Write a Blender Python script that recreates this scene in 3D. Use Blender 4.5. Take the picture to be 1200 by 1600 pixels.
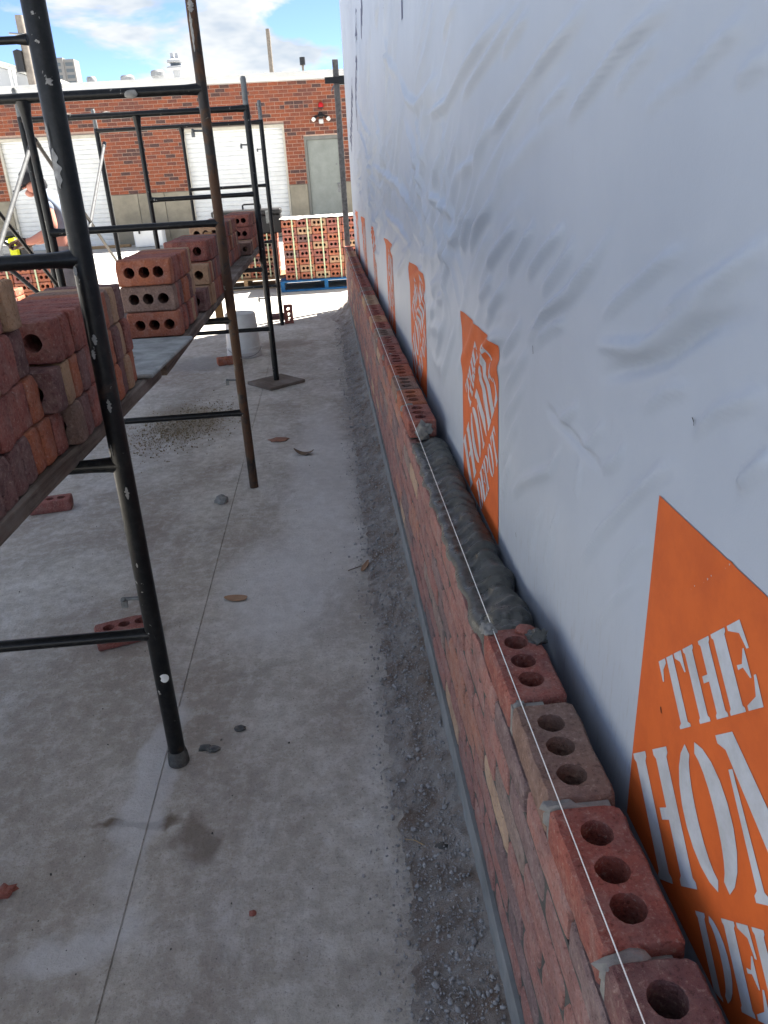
import bpy, bmesh, math, random
import numpy as np
from mathutils import Vector, Matrix, noise
from mathutils.geometry import tessellate_polygon
random.seed(7); rng = np.random.default_rng(7)
for o in list(bpy.data.objects): bpy.data.objects.remove(o)
scene = bpy.context.scene; col = scene.collection
R_ = math.radians

# ------------------------------------------------------------------ camera
H = 1.40                                    # eye height above the slab; X right, Y along the new wall, Z up
ROT = Matrix(((0.99552, 0.08023, -0.04955), (-0.07765, 0.39842, -0.91391), (-0.05358, 0.91368, 0.40287)))
F = 1202.0
cd = bpy.data.cameras.new('camera'); cam = bpy.data.objects.new('camera', cd); col.objects.link(cam)
cd.sensor_fit = 'VERTICAL'; cd.sensor_height = 36; cd.lens = F / 1600 * 36; cd.clip_start = .02; cd.clip_end = 5000
cam.matrix_world = Matrix.Translation((0, 0, H)) @ ROT.to_4x4()
scene.camera = cam
cy = scene.cycles; cy.max_bounces = 5; cy.diffuse_bounces = 3; cy.glossy_bounces = 2; cy.transmission_bounces = 1; cy.caustics_reflective = False; cy.caustics_refractive = False

# ------------------------------------------------------------------ sky, sun, exposure
SUN_AZ = math.atan2(.80, .60); SUN_EL = R_(56)      # from the far right, over the wrapped building
world = bpy.data.worlds.new('World'); scene.world = world; world.use_nodes = True
nt = world.node_tree; nt.nodes.clear()
def N(t, k, **kw):
    n = t.nodes.new(k)
    for a, b in kw.items(): setattr(n, a, b)
    return n
sky = N(nt, 'ShaderNodeTexSky', sky_type='NISHITA', sun_disc=False, sun_elevation=SUN_EL, sun_rotation=SUN_AZ)
sky.altitude = 2500; sky.air_density = .42; sky.dust_density = 0; sky.ozone_density = 1.5
bg1 = N(nt, 'ShaderNodeBackground'); bg1.inputs[1].default_value = .056
bg2 = N(nt, 'ShaderNodeBackground'); bg2.inputs[1].default_value = .168
mixs = N(nt, 'ShaderNodeMixShader'); wout = N(nt, 'ShaderNodeOutputWorld')
tc = N(nt, 'ShaderNodeTexCoord'); mp = N(nt, 'ShaderNodeMapping'); mp.inputs['Scale'].default_value = (3.2, 3.2, 8.5); mp.inputs['Location'].default_value = (4.1, 2.2, 1.3)
n1 = N(nt, 'ShaderNodeTexNoise'); n1.inputs['Scale'].default_value = 1.7; n1.inputs['Detail'].default_value = 6; n1.inputs['Roughness'].default_value = .56; n1.inputs['Distortion'].default_value = .25
r1 = N(nt, 'ShaderNodeValToRGB'); r1.color_ramp.elements[0].position = .475; r1.color_ramp.elements[1].position = .555
n2 = N(nt, 'ShaderNodeTexNoise'); n2.inputs['Scale'].default_value = 2.6; n2.inputs['Detail'].default_value = 4; n2.inputs['Roughness'].default_value = .6
r2 = N(nt, 'ShaderNodeValToRGB'); r2.color_ramp.elements[0].position = .33; r2.color_ramp.elements[1].position = .62
r2.color_ramp.elements[0].color = (.55, .63, .73, 1); r2.color_ramp.elements[1].color = (1, .99, .96, 1)
L = nt.links.new
L(tc.outputs['Generated'], mp.inputs['Vector']); L(mp.outputs[0], n1.inputs['Vector']); L(mp.outputs[0], n2.inputs['Vector'])
L(n1.outputs['Fac'], r1.inputs[0]); L(n2.outputs['Fac'], r2.inputs[0]); L(r2.outputs[0], bg2.inputs[0]); L(sky.outputs[0], bg1.inputs[0])
L(r1.outputs[0], mixs.inputs[0]); L(bg1.outputs[0], mixs.inputs[1]); L(bg2.outputs[0], mixs.inputs[2]); L(mixs.outputs[0], wout.inputs[0])
sd = bpy.data.lights.new('sun', 'SUN'); sd.energy = 4.3; sd.angle = R_(.53); sd.color = (1, .95, .87)
sun = bpy.data.objects.new('sun', sd); col.objects.link(sun)
sdir = Vector((math.sin(SUN_AZ) * math.cos(SUN_EL), math.cos(SUN_AZ) * math.cos(SUN_EL), math.sin(SUN_EL)))
sun.rotation_euler = sdir.to_track_quat('Z', 'Y').to_euler(); sun.location = (20, 20, 30)
vs = scene.view_settings; vs.view_transform = 'Standard'; vs.look = 'None'; vs.exposure = 2.85; vs.gamma = 1; vs.use_curve_mapping = False

# ------------------------------------------------------------------ helpers
def ray(x, y): return ROT @ Vector((x - 600, 800 - y, -F))
def at(x, y, Y): r = ray(x, y); t = Y / r.y; return Vector((r.x * t, Y, H + r.z * t))          # photo pixel -> point at depth Y
def gnd(x, y, z=0.0): r = ray(x, y); t = (z - H) / r.z; return Vector((r.x * t, r.y * t, z))
def onx(x, y, X): r = ray(x, y); t = X / r.x; return Vector((X, r.y * t, H + r.z * t))

def tag(o, label=None, cat=None, group=None, kind=None):
    if label: o['label'] = label
    if cat: o['category'] = cat
    if group: o['group'] = group
    if kind: o['kind'] = kind
    return o
def empty(name, loc, rz=0):
    o = bpy.data.objects.new(name, None); col.objects.link(o); o.location = loc; o.rotation_euler = (0, 0, rz); o.empty_display_size = .1; return o
def link(name, me, parent=None, loc=None, rot=None, mat=None):
    o = bpy.data.objects.new(name, me); col.objects.link(o)
    if loc is not None: o.location = loc
    if rot is not None: o.rotation_euler = rot
    if parent is not None: o.parent = parent
    if mat is not None:
        if not me.materials: me.materials.append(mat)
        o.material_slots[0].link = 'OBJECT'; o.material_slots[0].material = mat
    return o

class MB:
    def __init__(s): s.v = []; s.f = []; s.m = []
    def add(s, vs, fs, m=0):
        k = len(s.v); s.v += [tuple(v) for v in vs]; s.f += [tuple(i + k for i in f) for f in fs]; s.m += [m] * len(fs); return s
    def box(s, a, b, m=0, M=None, ch=0.0):
        x0, y0, z0 = a; x1, y1, z1 = b
        if ch > 0:
            c = ch; vs = []; 
            for z, i in ((z0, c), (z0 + c, 0), (z1 - c, 0), (z1, c)):
                vs += [(x0 + i + (c if i == 0 else 0), y0 + i, z), (x1 - i - (c if i == 0 else 0), y0 + i, z), (x1 - i, y0 + i + (c if i == 0 else 0), z), (x1 - i, y1 - i - (c if i == 0 else 0), z),
                       (x1 - i - (c if i == 0 else 0), y1 - i, z), (x0 + i + (c if i == 0 else 0), y1 - i, z), (x0 + i, y1 - i - (c if i == 0 else 0), z), (x0 + i, y0 + i + (c if i == 0 else 0), z)]
            fs = [tuple(range(7, -1, -1)), tuple(range(24, 32))]
            for r in range(3):
                for k in range(8): fs.append((r * 8 + k, r * 8 + (k + 1) % 8, r * 8 + 8 + (k + 1) % 8, r * 8 + 8 + k))
        else:
            vs = [(x0, y0, z0), (x1, y0, z0), (x1, y1, z0), (x0, y1, z0), (x0, y0, z1), (x1, y0, z1), (x1, y1, z1), (x0, y1, z1)]
            fs = [(3, 2, 1, 0), (4, 5, 6, 7), (0, 1, 5, 4), (1, 2, 6, 5), (2, 3, 7, 6), (3, 0, 4, 7)]
        if M is not None: vs = [M @ Vector(v) for v in vs]
        return s.add(vs, fs, m)
    def tube(s, pts, rad, seg=12, m=0, cap=True):
        pts = [Vector(p) for p in pts]; n = len(pts)
        if not isinstance(rad, (list, tuple)): rad = [rad] * n
        up = None; vs = []
        for i in range(n):
            t = (pts[min(i + 1, n - 1)] - pts[max(i - 1, 0)]).normalized()
            if up is None: up = t.orthogonal().normalized()
            up = (up - t * up.dot(t)).normalized(); w = t.cross(up)
            for k in range(seg):
                a = 2 * math.pi * k / seg; vs.append(pts[i] + (up * math.cos(a) + w * math.sin(a)) * rad[i])
        fs = []
        for i in range(n - 1):
            for k in range(seg): fs.append((i * seg + k, i * seg + (k + 1) % seg, (i + 1) * seg + (k + 1) % seg, (i + 1) * seg + k))
        if cap: fs += [tuple(range(seg - 1, -1, -1)), tuple(range((n - 1) * seg, n * seg))]
        return s.add(vs, fs, m)
    def lathe(s, prof, c=(0, 0, 0), seg=24, m=0):
        vs = []; n = len(prof)
        for r, z in prof:
            for k in range(seg):
                a = 2 * math.pi * k / seg; vs.append((c[0] + r * math.cos(a), c[1] + r * math.sin(a), c[2] + z))
        fs = []
        for i in range(n - 1):
            for k in range(seg): fs.append((i * seg + k, i * seg + (k + 1) % seg, (i + 1) * seg + (k + 1) % seg, (i + 1) * seg + k))
        fs += [tuple(range(seg - 1, -1, -1)), tuple(range((n - 1) * seg, n * seg))]
        return s.add(vs, fs, m)
    def mesh(s, name, smooth=None):
        me = bpy.data.meshes.new(name); me.from_pydata(s.v, [], s.f); me.polygons.foreach_set('material_index', s.m)
        if smooth is not None:
            me.shade_smooth(); me.set_sharp_from_angle(angle=R_(smooth))
        me.update(); return me
    def build(s, name, mat, parent=None, loc=None, rot=None, smooth=None):
        me = s.mesh(name, smooth)
        for m in (mat if isinstance(mat, (list, tuple)) else [mat]): me.materials.append(m)
        return link(name, me, parent, loc, rot)
def blob(mb, c, r, seed=0, sub=2, amp=.3, sc=(1, 1, 1), freq=2.0, m=0, flat=None):
    bm = bmesh.new(); bmesh.ops.create_icosphere(bm, subdivisions=sub, radius=1)
    vs = []
    for v in bm.verts:
        d = v.co.normalized(); k = 1 + amp * noise.fractal(d * freq + Vector((seed * 7.1, seed * 3.3, 0)), .8, 2, 3)
        p = Vector((d.x * sc[0], d.y * sc[1], d.z * sc[2])) * (r * k)
        if flat is not None: p.z = max(p.z, flat)
        vs.append(p + Vector(c))
    mb.add(vs, [[v.index for v in f.verts] for f in bm.faces], m); bm.free(); return mb

# ------------------------------------------------------------------ materials
def mat(name, base, rough=.8, metal=0, spec=.3):
    m = bpy.data.materials.new(name); m.use_nodes = True; b = m.node_tree.nodes['Principled BSDF']
    b.inputs['Base Color'].default_value = (*base, 1); b.inputs['Roughness'].default_value = rough; b.inputs['Metallic'].default_value = metal
    b.inputs['Specular IOR Level'].default_value = spec
    return m
def nodes(m): t = m.node_tree; return t, t.nodes['Principled BSDF'], t.links.new
def noise_n(t, vec, scale, detail=6, rough=.6, dist=0, w=None):
    n = N(t, 'ShaderNodeTexNoise'); n.inputs['Scale'].default_value = scale; n.inputs['Detail'].default_value = detail; n.inputs['Roughness'].default_value = rough; n.inputs['Distortion'].default_value = dist
    if vec is not None: t.links.new(vec, n.inputs['Vector'])
    return n.outputs['Fac']
def ramp(t, fac, stops):
    r = N(t, 'ShaderNodeValToRGB'); e = r.color_ramp.elements
    while len(e) < len(stops): e.new(.5)
    for i, (p, c) in enumerate(stops): e[i].position = p; e[i].color = (*c, 1) if len(c) == 3 else c
    t.links.new(fac, r.inputs[0]); return r.outputs[0]
def mixc(t, fac, a, b, mode='MIX'):
    n = N(t, 'ShaderNodeMix', data_type='RGBA', blend_type=mode)
    for s, v in ((n.inputs[0], fac), (n.inputs[6], a), (n.inputs[7], b)):
        if hasattr(v, 'links'): t.links.new(v, s)
        elif isinstance(v, (int, float)): s.default_value = v
        else: s.default_value = (*v, 1)
    return n.outputs[2]
def math_n(t, op, a, b=0.0, clamp=False):
    n = N(t, 'ShaderNodeMath', operation=op, use_clamp=clamp)
    for s, v in ((n.inputs[0], a), (n.inputs[1], b)):
        if hasattr(v, 'links'): t.links.new(v, s)
        else: s.default_value = v
    return n.outputs[0]
def bump(t, b, h, strength=.4, dist=.004):
    n = N(t, 'ShaderNodeBump'); n.inputs['Strength'].default_value = strength; n.inputs['Distance'].default_value = dist
    t.links.new(h, n.inputs['Height']); t.links.new(n.outputs[0], b.inputs['Normal'])
def objvec(t, rand=True):
    tcn = N(t, 'ShaderNodeTexCoord')
    if not rand: return tcn.outputs['Object']
    oi = N(t, 'ShaderNodeObjectInfo'); a = N(t, 'ShaderNodeVectorMath', operation='ADD')
    sc = math_n(t, 'MULTIPLY', oi.outputs['Random'], 37.0)
    t.links.new(tcn.outputs['Object'], a.inputs[0]); t.links.new(sc, a.inputs[1]); return a.outputs[0]
def geovec(t): return N(t, 'ShaderNodeNewGeometry').outputs['Position']

def brick_mat(name, c1, c2, c3, dust=(.43, .31, .27), dustamt=.35):
    m = mat(name, c1, .9, spec=.15); t, b, L = nodes(m); v = objvec(t)
    oi = N(t, 'ShaderNodeObjectInfo')
    base = mixc(t, oi.outputs['Random'], c1, c2)
    base = mixc(t, ramp(t, noise_n(t, v, 14, 5, .65), [(.42, (0, 0, 0)), (.66, (1, 1, 1))]), base, c3)
    gr = noise_n(t, v, 150, 4, .72); sp = ramp(t, gr, [(.56, (0, 0, 0)), (.70, (1, 1, 1))])
    base = mixc(t, math_n(t, 'MULTIPLY', sp, .5), base, (.50, .38, .31))
    dk = ramp(t, gr, [(.34, (1, 1, 1)), (.45, (0, 0, 0))])
    base = mixc(t, math_n(t, 'MULTIPLY', dk, .65), base, tuple(x * .3 for x in c1))
    du = ramp(t, noise_n(t, v, 24, 5, .72), [(.46, (0, 0, 0)), (.74, (1, 1, 1))])
    base = mixc(t, math_n(t, 'MULTIPLY', du, dustamt), base, dust)
    L(base, b.inputs['Base Color'])
    h = math_n(t, 'ADD', noise_n(t, v, 45, 4, .7), math_n(t, 'MULTIPLY', gr, .8))
    bump(t, b, h, 1.0, .005); return m
B_RED = brick_mat('brick red', (.34, .110, .080), (.285, .100, .082), (.21, .085, .074))
B_PUR = brick_mat('brick purple brown', (.20, .098, .092), (.17, .088, .082), (.13, .076, .074))
B_ORA = brick_mat('brick orange red', (.42, .140, .070), (.36, .122, .070), (.28, .10, .068))
B_TAN = brick_mat('brick tan', (.46, .29, .175), (.41, .24, .145), (.33, .20, .13), dust=(.45, .36, .28))
B_GRY = brick_mat('brick taupe', (.27, .172, .130), (.23, .145, .115), (.18, .118, .10))
W_M = {k: brick_mat('wall brick ' + k, *c, dust=(.42, .34, .31), dustamt=.5) for k, c in {'red': ((.37, .175, .145), (.32, .165, .147), (.25, .14, .128)), 'purple brown': ((.25, .165, .158), (.22, .15, .146), (.175, .125, .123)), 'orange red': ((.43, .20, .14), (.38, .185, .14), (.30, .16, .13)), 'tan': ((.52, .37, .25), (.47, .32, .215), (.38, .255, .185)), 'taupe': ((.32, .235, .20), (.28, .205, .18), (.22, .17, .15))}.items()}
BM = {'red': B_RED, 'purple brown': B_PUR, 'orange red': B_ORA, 'tan': B_TAN, 'taupe': B_GRY}

def paint_mat(name, c, chip, rust, amt=.66, rough=.38):
    m = mat(name, c, rough, 0, .28); t, b, L = nodes(m); v = objvec(t)
    rs = ramp(t, noise_n(t, v, 7, 8, .7, .4), [(amt - .04, (0, 0, 0)), (amt + .05, (1, 1, 1))])
    base = mixc(t, rs, c, rust)
    cp = ramp(t, noise_n(t, v, 38, 5, .62, .3), [(.68, (0, 0, 0)), (.70, (1, 1, 1))])
    base = mixc(t, cp, base, chip)
    fd = noise_n(t, v, 60, 6, .7); base = mixc(t, math_n(t, 'MULTIPLY', ramp(t, fd, [(.45, (0, 0, 0)), (.8, (1, 1, 1))]), .22), base, (.07, .07, .066))
    L(base, b.inputs['Base Color'])
    rr = math_n(t, 'ADD', math_n(t, 'MULTIPLY', rs, .4), .34); L(rr, b.inputs['Roughness'])
    bump(t, b, math_n(t, 'ADD', noise_n(t, v, 70, 6, .6), cp), .25, .0015); return m
M_BLACK = paint_mat('black scaffold paint', (.006, .0065, .007), (.30, .29, .27), (.045, .026, .017), .66)
M_RUSTY = paint_mat('rusty worn scaffold paint', (.022, .018, .015), (.25, .22, .17), (.075, .038, .020), .47, .6)
def simple(name, c, rough=.7, metal=0, var=.25, sc=12, bmp=.2, spec=.3, dirt=None):
    m = mat(name, c, rough, metal, spec); t, b, L = nodes(m); v = objvec(t)
    base = mixc(t, ramp(t, noise_n(t, v, sc, 7, .65), [(.3, (0, 0, 0)), (.72, (1, 1, 1))]), tuple(x * (1 - var) for x in c), tuple(min(1, x * (1 + var * .5)) for x in c))
    if dirt: base = mixc(t, math_n(t, 'MULTIPLY', ramp(t, noise_n(t, v, sc * .6, 8, .7, .5), [(.5, (0, 0, 0)), (.75, (1, 1, 1))]), .6), base, dirt)
    L(base, b.inputs['Base Color']); bump(t, b, noise_n(t, v, sc * 9, 5, .6), bmp, .003); return m
M_GALV = simple('galvanised tube', (.24, .245, .25), .6, .35, .35, 25)
M_PIN = simple('grey coupling pin', (.20, .21, .21), .6, .4, .4, 40)
M_MORT = simple('dried mortar', (.27, .265, .25), .95, 0, .3, 40, .6)
M_WET = mat('wet mortar', (.055, .057, .052), .42, 0, .5)
t, b, L = nodes(M_WET); v = geovec(t); L(ramp(t, noise_n(t, v, 60, 6, .7), [(.3, (.042, .043, .038)), (.75, (.092, .093, .084))]), b.inputs['Base Color']); L(ramp(t, noise_n(t, v, 35, 4), [(.4, (.25,) * 3), (.65, (.6,) * 3)]), b.inputs['Roughness']); bump(t, b, math_n(t, 'ADD', noise_n(t, v, 120, 4, .7), noise_n(t, v, 500, 2)), .22, .003)
M_WHITE = simple('white painted metal', (.56, .565, .555), .45, 0, .12, 5, .05, .4)
M_DOORW = simple('white garage door', (.70, .71, .70), .5, 0, .10, 3, .04, .4, (.50, .50, .48))
M_GDOOR = simple('grey green door', (.235, .255, .235), .5, 0, .22, 4, .06, .4)
M_GFRAME = simple('door frame grey', (.17, .17, .155), .6, 0, .2, 6)
M_CONC = simple('beige concrete base', (.285, .255, .195), .9, 0, .28, 3.5, .2)
M_FMORT = simple('facade mortar', (.44, .31, .245), .95, 0, .2, 20)
F_B = [brick_mat('facade brick %d' % i, *c, dust=(.33, .19, .15), dustamt=.25) for i, c in enumerate([((.27, .075, .034), (.24, .065, .032), (.21, .062, .033)), ((.22, .060, .031), (.20, .057, .032), (.175, .056, .034)), ((.16, .052, .036), (.135, .05, .037), (.11, .044, .036)), ((.08, .042, .038), (.07, .039, .038), (.06, .036, .036))])]
M_DARK = mat('dark void', (.012, .011, .010), .9)
M_BLKPL = simple('black plastic', (.014, .014, .015), .45, 0, .3, 10, .1, .4)
M_BUCKET = simple('white bucket plastic', (.66, .66, .63), .5, 0, .1, 8, .1, .4, (.42, .40, .36))
M_COOL = simple('white cooler plastic', (.74, .74, .72), .5, 0, .06, 6, .05, .4)
M_BLUE = simple('blue pallet paint', (.015, .12, .30), .7, 0, .35, 14, .3)
M_PALW = simple('raw pallet wood', (.33, .22, .12), .85, 0, .3, 14, .3)
M_STRAP = simple('pale green strap', (.50, .56, .36), .5, 0, .1, 20)
M_STRING = mat('white mason line', (.80, .80, .78), .8)
M_RED = mat('red lens', (.45, .012, .015), .35)
M_BULB = mat('lamp glass', (.75, .74, .68), .25)
M_LIME = mat('lime yellow plastic', (.55, .58, .015), .4)
M_SKIN = mat('skin', (.46, .21, .155), .55)
M_SHIRT = simple('pale blue grey shirt', (.20, .235, .30), .9, 0, .3, 9, .2)
M_TROUS = simple('grey work trousers', (.13, .13, .145), .9, 0, .25, 9, .2)
M_CAP = simple('dark cap cloth', (.022, .022, .026), .9, 0, .2, 20)
M_GLOVE = simple('brown leather glove', (.095, .052, .035), .75, 0, .3, 25, .4)
M_GLASS = mat('far window glass', (.10, .115, .125), .25)
M_GREYB = simple('far grey concrete', (.20, .195, .19), .9, 0, .08, .3, 0)
M_TWHITE = simple('far white paint', (.36, .37, .385), .7, 0, .06, .3, 0)
M_POLE = simple('weathered pole wood', (.20, .175, .15), .9, 0, .35, 6, .3)

def wood_mat(name, c1, c2):
    m = mat(name, c1, .88, 0, .2); t, b, L = nodes(m)
    tcn = N(t, 'ShaderNodeTexCoord'); mpn = N(t, 'ShaderNodeMapping'); mpn.inputs['Scale'].default_value = (26, 1.1, 26); L(tcn.outputs['Object'], mpn.inputs[0])
    g = noise_n(t, mpn.outputs[0], 3.0, 8, .7, .5); g2 = noise_n(t, tcn.outputs['Object'], 5, 6, .6)
    base = mixc(t, ramp(t, g, [(.34, (0, 0, 0)), (.62, (1, 1, 1))]), c2, c1)
    base = mixc(t, math_n(t, 'MULTIPLY', ramp(t, g2, [(.45, (0, 0, 0)), (.7, (1, 1, 1))]), .55), base, (.30, .27, .24))
    L(base, b.inputs['Base Color']); bump(t, b, g, .7, .004); return m
M_PLANK = wood_mat('weathered plank', (.155, .118, .095), (.065, .045, .036))
M_PLY = wood_mat('plywood pad', (.17, .135, .105), (.11, .085, .068))

# concrete slab: stains, slurry smears, grit
M_GROUND = mat('slab concrete', (.3, .3, .29), .88, 0, .25); t, b, L = nodes(M_GROUND); v = geovec(t)
mpn = N(t, 'ShaderNodeMapping'); mpn.inputs['Rotation'].default_value = (0, 0, .5); mpn.inputs['Scale'].default_value = (1, .55, 1); L(v, mpn.inputs[0]); va = mpn.outputs[0]
base = ramp(t, noise_n(t, v, 2.3, 7, .68, .3), [(.30, (.36, .322, .272)), (.50, (.50, .460, .395)), (.66, (.62, .58, .51))])
mid = noise_n(t, v, 23, 6, .72)
base = mixc(t, math_n(t, 'MULTIPLY', ramp(t, noise_n(t, va, 4.2, 6, .72, .8), [(.50, (0, 0, 0)), (.66, (1, 1, 1))]), .75), base, (.68, .655, .61))     # pale slurry film
base = mixc(t, math_n(t, 'MULTIPLY', ramp(t, noise_n(t, va, 1.5, 6, .65, .6), [(.44, (0, 0, 0)), (.66, (1, 1, 1))]), .75), base, (.28, .225, .18))   # brown clay dust
base = mixc(t, math_n(t, 'MULTIPLY', ramp(t, mid, [(.22, (1, 1, 1)), (.56, (0, 0, 0))]), .55), base, (.21, .192, .172))
base = mixc(t, math_n(t, 'MULTIPLY', ramp(t, mid, [(.50, (0, 0, 0)), (.78, (1, 1, 1))]), .5), base, (.70, .69, .675))
fine = noise_n(t, v, 120, 4, .75)
base = mixc(t, math_n(t, 'MULTIPLY', ramp(t, fine, [(.32, (1, 1, 1)), (.44, (0, 0, 0))]), .6), base, (.15, .138, .125))
base = mixc(t, math_n(t, 'MULTIPLY', ramp(t, fine, [(.62, (0, 0, 0)), (.72, (1, 1, 1))]), .5), base, (.74, .73, .72))
_nn = N(t, 'ShaderNodeTexNoise'); _nn.inputs['Scale'].default_value = 9; _nn.inputs['Detail'].default_value = 5; L(v, _nn.inputs['Vector'])
_s2 = N(t, 'ShaderNodeVectorMath', operation='MULTIPLY_ADD'); L(_nn.outputs['Color'], _s2.inputs[0]); _s2.inputs[1].default_value = (.16, .16, 0); _s2.inputs[2].default_value = (-.08, -.08, 0)
_wv = N(t, 'ShaderNodeVectorMath', operation='ADD'); L(v, _wv.inputs[0]); L(_s2.outputs[0], _wv.inputs[1])
def smear(cx, cy, rx, ry, rot, colr, amt, base):
    mm = N(t, 'ShaderNodeMapping'); mm.vector_type = 'TEXTURE'; mm.inputs['Location'].default_value = (cx, cy, 0); mm.inputs['Rotation'].default_value = (0, 0, rot); mm.inputs['Scale'].default_value = (rx, ry, 1)
    L(_wv.outputs[0], mm.inputs[0])
    sx = N(t, 'ShaderNodeSeparateXYZ'); L(mm.outputs[0], sx.inputs[0])
    d = math_n(t, 'SQRT', math_n(t, 'ADD', math_n(t, 'POWER', math_n(t, 'ABSOLUTE', sx.outputs[0]), 2.0), math_n(t, 'POWER', math_n(t, 'ABSOLUTE', sx.outputs[1]), 2.0)))
    f = ramp(t, d, [(.55, (1, 1, 1)), (1.0, (0, 0, 0))])
    return mixc(t, math_n(t, 'MULTIPLY', f, amt), base, colr)
base = smear(-.56, 1.43, .13, .022, -.05, (.13, .095, .065), .85, base)      # brown board mark across the joint
base = smear(-.40, 1.37, .055, .10, .2, (.16, .125, .095), .7, base)
base = smear(-.55, 1.60, .06, .42, -.03, (.67, .66, .65), .5, base)
base = smear(-.62, 1.12, .16, .07, .3, (.67, .66, .65), .5, base)
base = smear(-.30, 2.55, .22, .5, .1, (.67, .655, .63), .45, base)
base = smear(-.10, 3.6, .22, 1.6, 0, (.67, .655, .625), .5, base)
base = smear(-1.0, 4.9, .32, .5, .3, (.25, .21, .145), .7, base)
base = smear(-1.1, 6.6, .45, .35, 0, (.24, .24, .23), .6, base)
base = smear(-.45, 7.2, .30, .25, .4, (.18, .14, .11), .6, base)
base = smear(.14, 4.0, .12, 5.0, 0, (.34, .32, .30), .35, base)              # dirt drift along the new wall
sxyz = N(t, 'ShaderNodeSeparateXYZ'); L(v, sxyz.inputs[0])
yy = math_n(t, 'MULTIPLY', math_n(t, 'SUBTRACT', sxyz.outputs[1], 8.0), .25, True); yy = math_n(t, 'MAXIMUM', yy, math_n(t, 'MULTIPLY', math_n(t, 'SUBTRACT', -2.0, sxyz.outputs[0]), .8, True))   # yard colour set apart from the slab to control the light it bounces
base = mixc(t, yy, base, ramp(t, noise_n(t, v, 1.2, 8, .6), [(.3, (.40, .39, .365)), (.7, (.47, .46, .43))]))
L(base, b.inputs['Base Color'])
bump(t, b, math_n(t, 'ADD', mid, math_n(t, 'MULTIPLY', fine, .7)), .8, .007)

M_DIRT = mat('grey mortar dirt', (.12, .115, .11), .95, 0, .15); t, b, L = nodes(M_DIRT); v = geovec(t)
base = ramp(t, noise_n(t, v, 9, 8, .7), [(.35, (.22, .16, .12)), (.5, (.34, .305, .27)), (.66, (.47, .44, .405))])
base = mixc(t, math_n(t, 'MULTIPLY', ramp(t, noise_n(t, v, 130, 4, .7), [(.58, (0, 0, 0)), (.7, (1, 1, 1))]), .6), base, (.56, .545, .53))
L(base, b.inputs['Base Color']); bump(t, b, math_n(t, 'ADD', noise_n(t, v, 70, 8, .75), noise_n(t, v, 260, 4, .7)), .9, .008)
M_PEB = simple('mortar crumbs', (.40, .385, .37), .95, 0, .45, 60, .4)

# house wrap
M_WRAP = mat('white house wrap', (.70, .71, .73), .5, 0, .4); t, b, L = nodes(M_WRAP); v = geovec(t)
base = ramp(t, noise_n(t, v, 2.2, 6, .6), [(.3, (.335, .38, .452)), (.7, (.395, .442, .512))])
mpn = N(t, 'ShaderNodeMapping'); mpn.inputs['Scale'].default_value = (1, 14, 1.6); L(v, mpn.inputs[0])
st = ramp(t, noise_n(t, mpn.outputs[0], 2.4, 7, .72), [(.655, (0, 0, 0)), (.76, (1, 1, 1))])
base = mixc(t, math_n(t, 'MULTIPLY', st, .4), base, (.24, .22, .21))
sz = N(t, 'ShaderNodeSeparateXYZ'); L(v, sz.inputs[0])
low = math_n(t, 'MULTIPLY', math_n(t, 'SUBTRACT', .90, sz.outputs[2]), 5.0, True)          # splashes just above the brickwork
sp = math_n(t, 'MULTIPLY', low, ramp(t, noise_n(t, mpn.outputs[0], 9, 8, .75), [(.54, (0, 0, 0)), (.68, (1, 1, 1))]))
base = mixc(t, math_n(t, 'MULTIPLY', sp, .5), base, (.24, .20, .18))
L(base, b.inputs['Base Color'])
bump(t, b, math_n(t, 'ADD', noise_n(t, v, 420, 3, .5), math_n(t, 'MULTIPLY', noise_n(t, v, 60, 5, .6), 1.5)), .15, .001)
def print_mat(name, c1, c2):
    m = mat(name, c1, .6, 0, .25); t, b, L = nodes(m); v = geovec(t)
    L(ramp(t, noise_n(t, v, 18, 8, .7), [(.35, c2), (.6, c1)]), b.inputs['Base Color']); return m
M_ORANGE = print_mat('orange print', (.56, .112, .022), (.48, .092, .020))
M_LETTER = print_mat('white print', (.45, .48, .53), (.35, .365, .39))
M_INK = print_mat('dark blue ink', (.05, .06, .12), (.12, .13, .2))

# ------------------------------------------------------------------ ground
def gz(y): return 0.0 if y < 10.5 else min(.198, (y - 10.5) / 8.5 * .198)
xs = [-400, -60, -20, -8, -4, -2, -1, -.5355, -.5338, -.5322, -.5305, -.3, 0, .3, 1, 4, 12, 60, 400]
ys = [-60, -5, 0, 1, 2, 3, 4, 5, 6, 7, 8, 9, 10.5, 12, 14, 16, 18, 19, 25, 60, 400, 3000]
mb = MB(); vs_ = []
for y in ys:
    for x in xs: vs_.append((x, y, gz(y) - (.004 if x in (-.5338, -.5322) else 0)))
nx = len(xs)
mb.add(vs_, [(j * nx + i, j * nx + i + 1, (j + 1) * nx + i + 1, (j + 1) * nx + i) for j in range(len(ys) - 1) for i in range(nx - 1)])
tag(mb.build('ground', M_GROUND), 'stained grey concrete slab and yard with a straight saw joint', kind='structure')

# ------------------------------------------------------------------ wrapped building
XW = .342
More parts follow.
